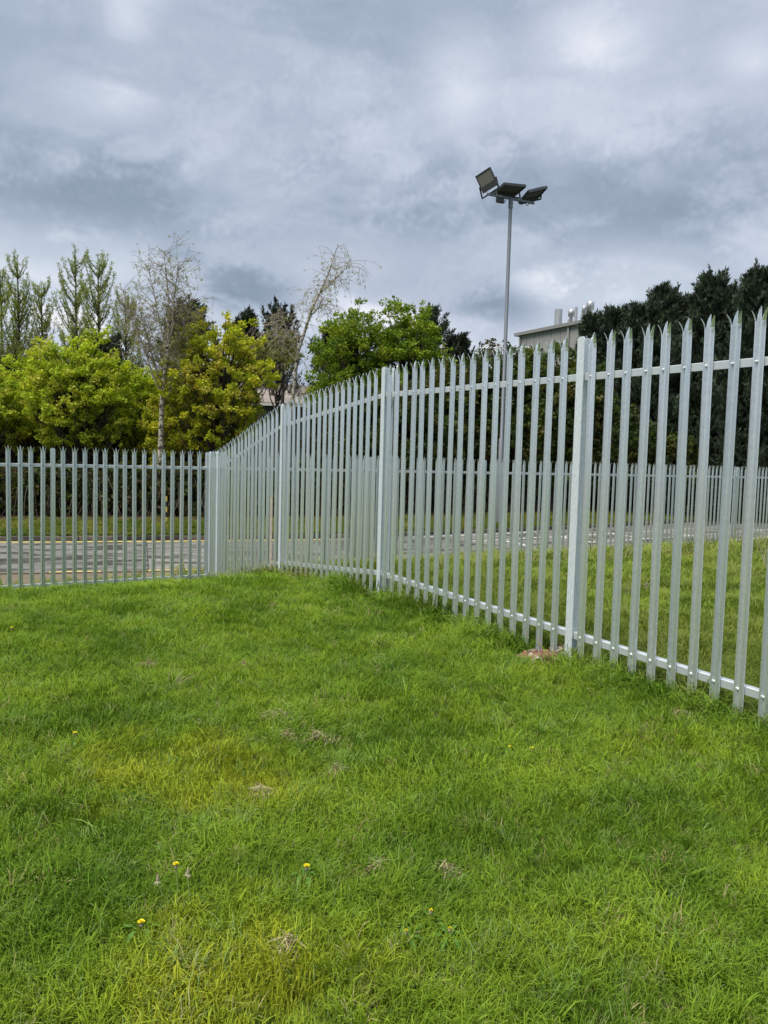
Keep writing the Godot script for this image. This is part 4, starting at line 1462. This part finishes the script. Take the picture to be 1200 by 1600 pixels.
func thatch(label: String, x: float, z: float, r: float, seed_: int) -> void:
	rng.seed = seed_
	var st := start()
	st.set_smooth_group(-1)
	for k in int(230 * clampf(r * 12.0, 0.4, 1.4)):
		var a := rnd(0, TAU)
		var d := sqrt(rnd(0, 1)) * r * (0.75 + 0.5 * sin(a * 2.0 + seed_) + 0.3 * sin(a * 5.0 + seed_ * 2.0))
		var p := Vector3(cos(a) * d * 1.3, 0.002 + rnd(0, 0.05) * (1.0 - d / r) + rnd(0.0, 0.02), sin(a) * d)
		var b := rnd(0, TAU)
		var dir := Vector3(cos(b), rnd(-0.35, 0.2), sin(b)).normalized()
		var side := dir.cross(Vector3.UP).normalized() * rnd(0.0009, 0.0018)
		var l := rnd(0.02, 0.055)
		st.set_color(shade([Color(0.34, 0.28, 0.17), Color(0.24, 0.18, 0.1), Color(0.42, 0.36, 0.22), Color(0.13, 0.1, 0.05)][k % 4], 0.25))
		quad(st, p - side, p + side, p + dir * l + side * 0.5 + Vector3(0, -0.006, 0), p + dir * l - side * 0.5 + Vector3(0, -0.006, 0))
	var o := put("dead_grass_clump", done(st), M.dead, null, Transform3D(Basis(), Vector3(x, lawn_height(x, z) + 0.02, z)))
	tag(o, label, "dead grass", "straw coloured clumps lying in the lawn")

func stalks(label: String, x: float, z: float, n: int, tall: float, seed_: int, m: Material) -> void:
	rng.seed = seed_
	var st := start()
	for k in n:
		var b := Vector3(rnd(-0.25, 0.25), 0, rnd(-0.2, 0.2))
		var e := b + Vector3(rnd(-0.7, 0.7) * tall, tall * rnd(0.5, 1.0), rnd(-0.5, 0.5) * tall)
		tube(st, bent(b, e, rand_dir() * 0.05, 5), radii(5, 0.006, 0.0025), 4, false)
		for j in 3:
			var p := b.lerp(e, rnd(0.4, 0.95))
			tube(st, [p, p + rand_dir() * tall * 0.22], [0.003, 0.0015], 3, false)
	tag(put("dead_stalks", done(st), m, null, Transform3D(Basis(), Vector3(x, lawn_height(x, z), z))), label, "dead plant")

func small_things() -> void:
	rubble("heap of brick red and cream rubble at the foot of the thick near fence post", 1.36, -5.74, 0.34, 80, 901)
	rubble("small scatter of brick rubble at the foot of the second fence post", -0.08, -8.16, 0.17, 26, 902)
	rng.seed = 903
	dandelion("yellow dandelion on a tall stem in the left foreground, above two withered heads", -0.63, -2.4, 0.15, Vector2(-0.012, 0.0), 0.015)
	seedhead("withered dandelion stalk standing right beside the tall dandelion", -0.595, -2.4, 0.125, Vector2(-0.008, 0.0))
	seedhead("withered dandelion stalk leaning left of the tall dandelion", -0.665, -2.38, 0.11, Vector2(-0.03, 0.0))
	dandelion("ragged orange dandelion low in the grass below the tall one, left foreground", -0.7, -2.24, 0.06, Vector2(0.0, 0.01))
	dandelion("small yellow dandelion left of centre in the foreground", -0.24, -2.56, 0.065, Vector2(0.005, 0.0))
	dandelion("yellow dandelion halfway up the lawn on the left", -1.5, -3.72, 0.075, Vector2(0.0, 0.0), 0.018)
	dandelion("yellow dandelion far left on the lawn near the picture edge", -2.87, -5.9, 0.1, Vector2(0.0, 0.0), 0.022)
	dandelion("left of two close yellow dandelions right of centre", 0.66, -3.75, 0.05, Vector2(0.0, 0.0), 0.016)
	dandelion("right of two close yellow dandelions right of centre", 0.765, -3.74, 0.05, Vector2(0.0, 0.0), 0.018)
	dandelion("yellow dandelion by the pales between the second and the near fence post", 0.75, -6.5, 0.07, Vector2(0.0, 0.0), 0.02)
	dandelion("tiny yellow dandelion bud, upper one of three in the bottom centre", 0.18, -2.33, 0.07, Vector2(0.0, 0.0), 0.01)
	dandelion("tiny yellow dandelion bud, lower left of three in the bottom centre", 0.1, -2.24, 0.06, Vector2(0.0, 0.0), 0.009)
	dandelion("tiny yellow dandelion bud, rightmost of three in the bottom centre", 0.235, -2.26, 0.06, Vector2(0.0, 0.0), 0.009)
	dandelion("faded dandelion at the lower edge of the yellow mossy patch, left one", -1.06, -3.14, 0.045, Vector2(0.0, 0.0), 0.013)
	dandelion("faded dandelion at the lower edge of the yellow mossy patch, right one", -0.99, -3.13, 0.045, Vector2(0.0, 0.0), 0.013)
	dandelion("yellow dandelion near the fence right of the rubble heap", 1.95, -4.9, 0.06, Vector2(0.0, 0.0), 0.015)
	thatch("pale straw clump, the largest and highest in the middle of the lawn", -0.55, -4.12, 0.1, 911)
	thatch("small straw clump just below the largest one", -0.45, -3.82, 0.055, 912)
	thatch("wide brown straw patch beside the yellow mossy streak, right of the small clump", -0.31, -3.83, 0.09, 913)
	thatch("faint straw clump alone between the middle and the bottom of the lawn", -0.19, -3.45, 0.05, 914)
	thatch("slanting pale straw strip below the middle of the lawn", -0.49, -3.16, 0.06, 915)
	thatch("brown straw clump in the bottom centre, left of a pair", 0.03, -2.6, 0.045, 916)
	thatch("brown straw clump in the bottom centre, right of a pair", 0.25, -2.61, 0.04, 917)
	thatch("dark straw clump on the upper lawn, left of centre", -0.94, -5.2, 0.06, 918)
	thatch("dull straw clump high on the lawn towards the left", -1.57, -5.15, 0.06, 919)
	thatch("flat dark straw clump near the crest of the lawn below the sloping fence", -1.05, -7.4, 0.08, 920)
	thatch("greyish straw clump on the right, in front of the nearest pales", 1.74, -4.35, 0.08, 921)
	thatch("yellow straw wisps on the mossy patch at the bottom", -0.25, -2.16, 0.05, 922)
	stalks("dry pale stalks crossing in the field at the far right edge", 5.6, -11.2, 7, 0.7, 931, M.pale_twig)
	stalks("dry stalks in the field grass right of the near post", 3.6, -11.8, 6, 0.5, 932, M.pale_twig)
	stalks("dark dead weed clump on the crest near the far fence corner", 7.2, -15.9, 26, 0.5, 933, M.dark_bark)
	stalks("brown dead weeds at the foot of the far fence's wide double post", 5.4, -15.5, 18, 0.4, 934, M.dark_bark)
	stalks("small brown tussock in the middle of the field", 2.9, -8.6, 14, 0.2, 935, M.pale_twig)
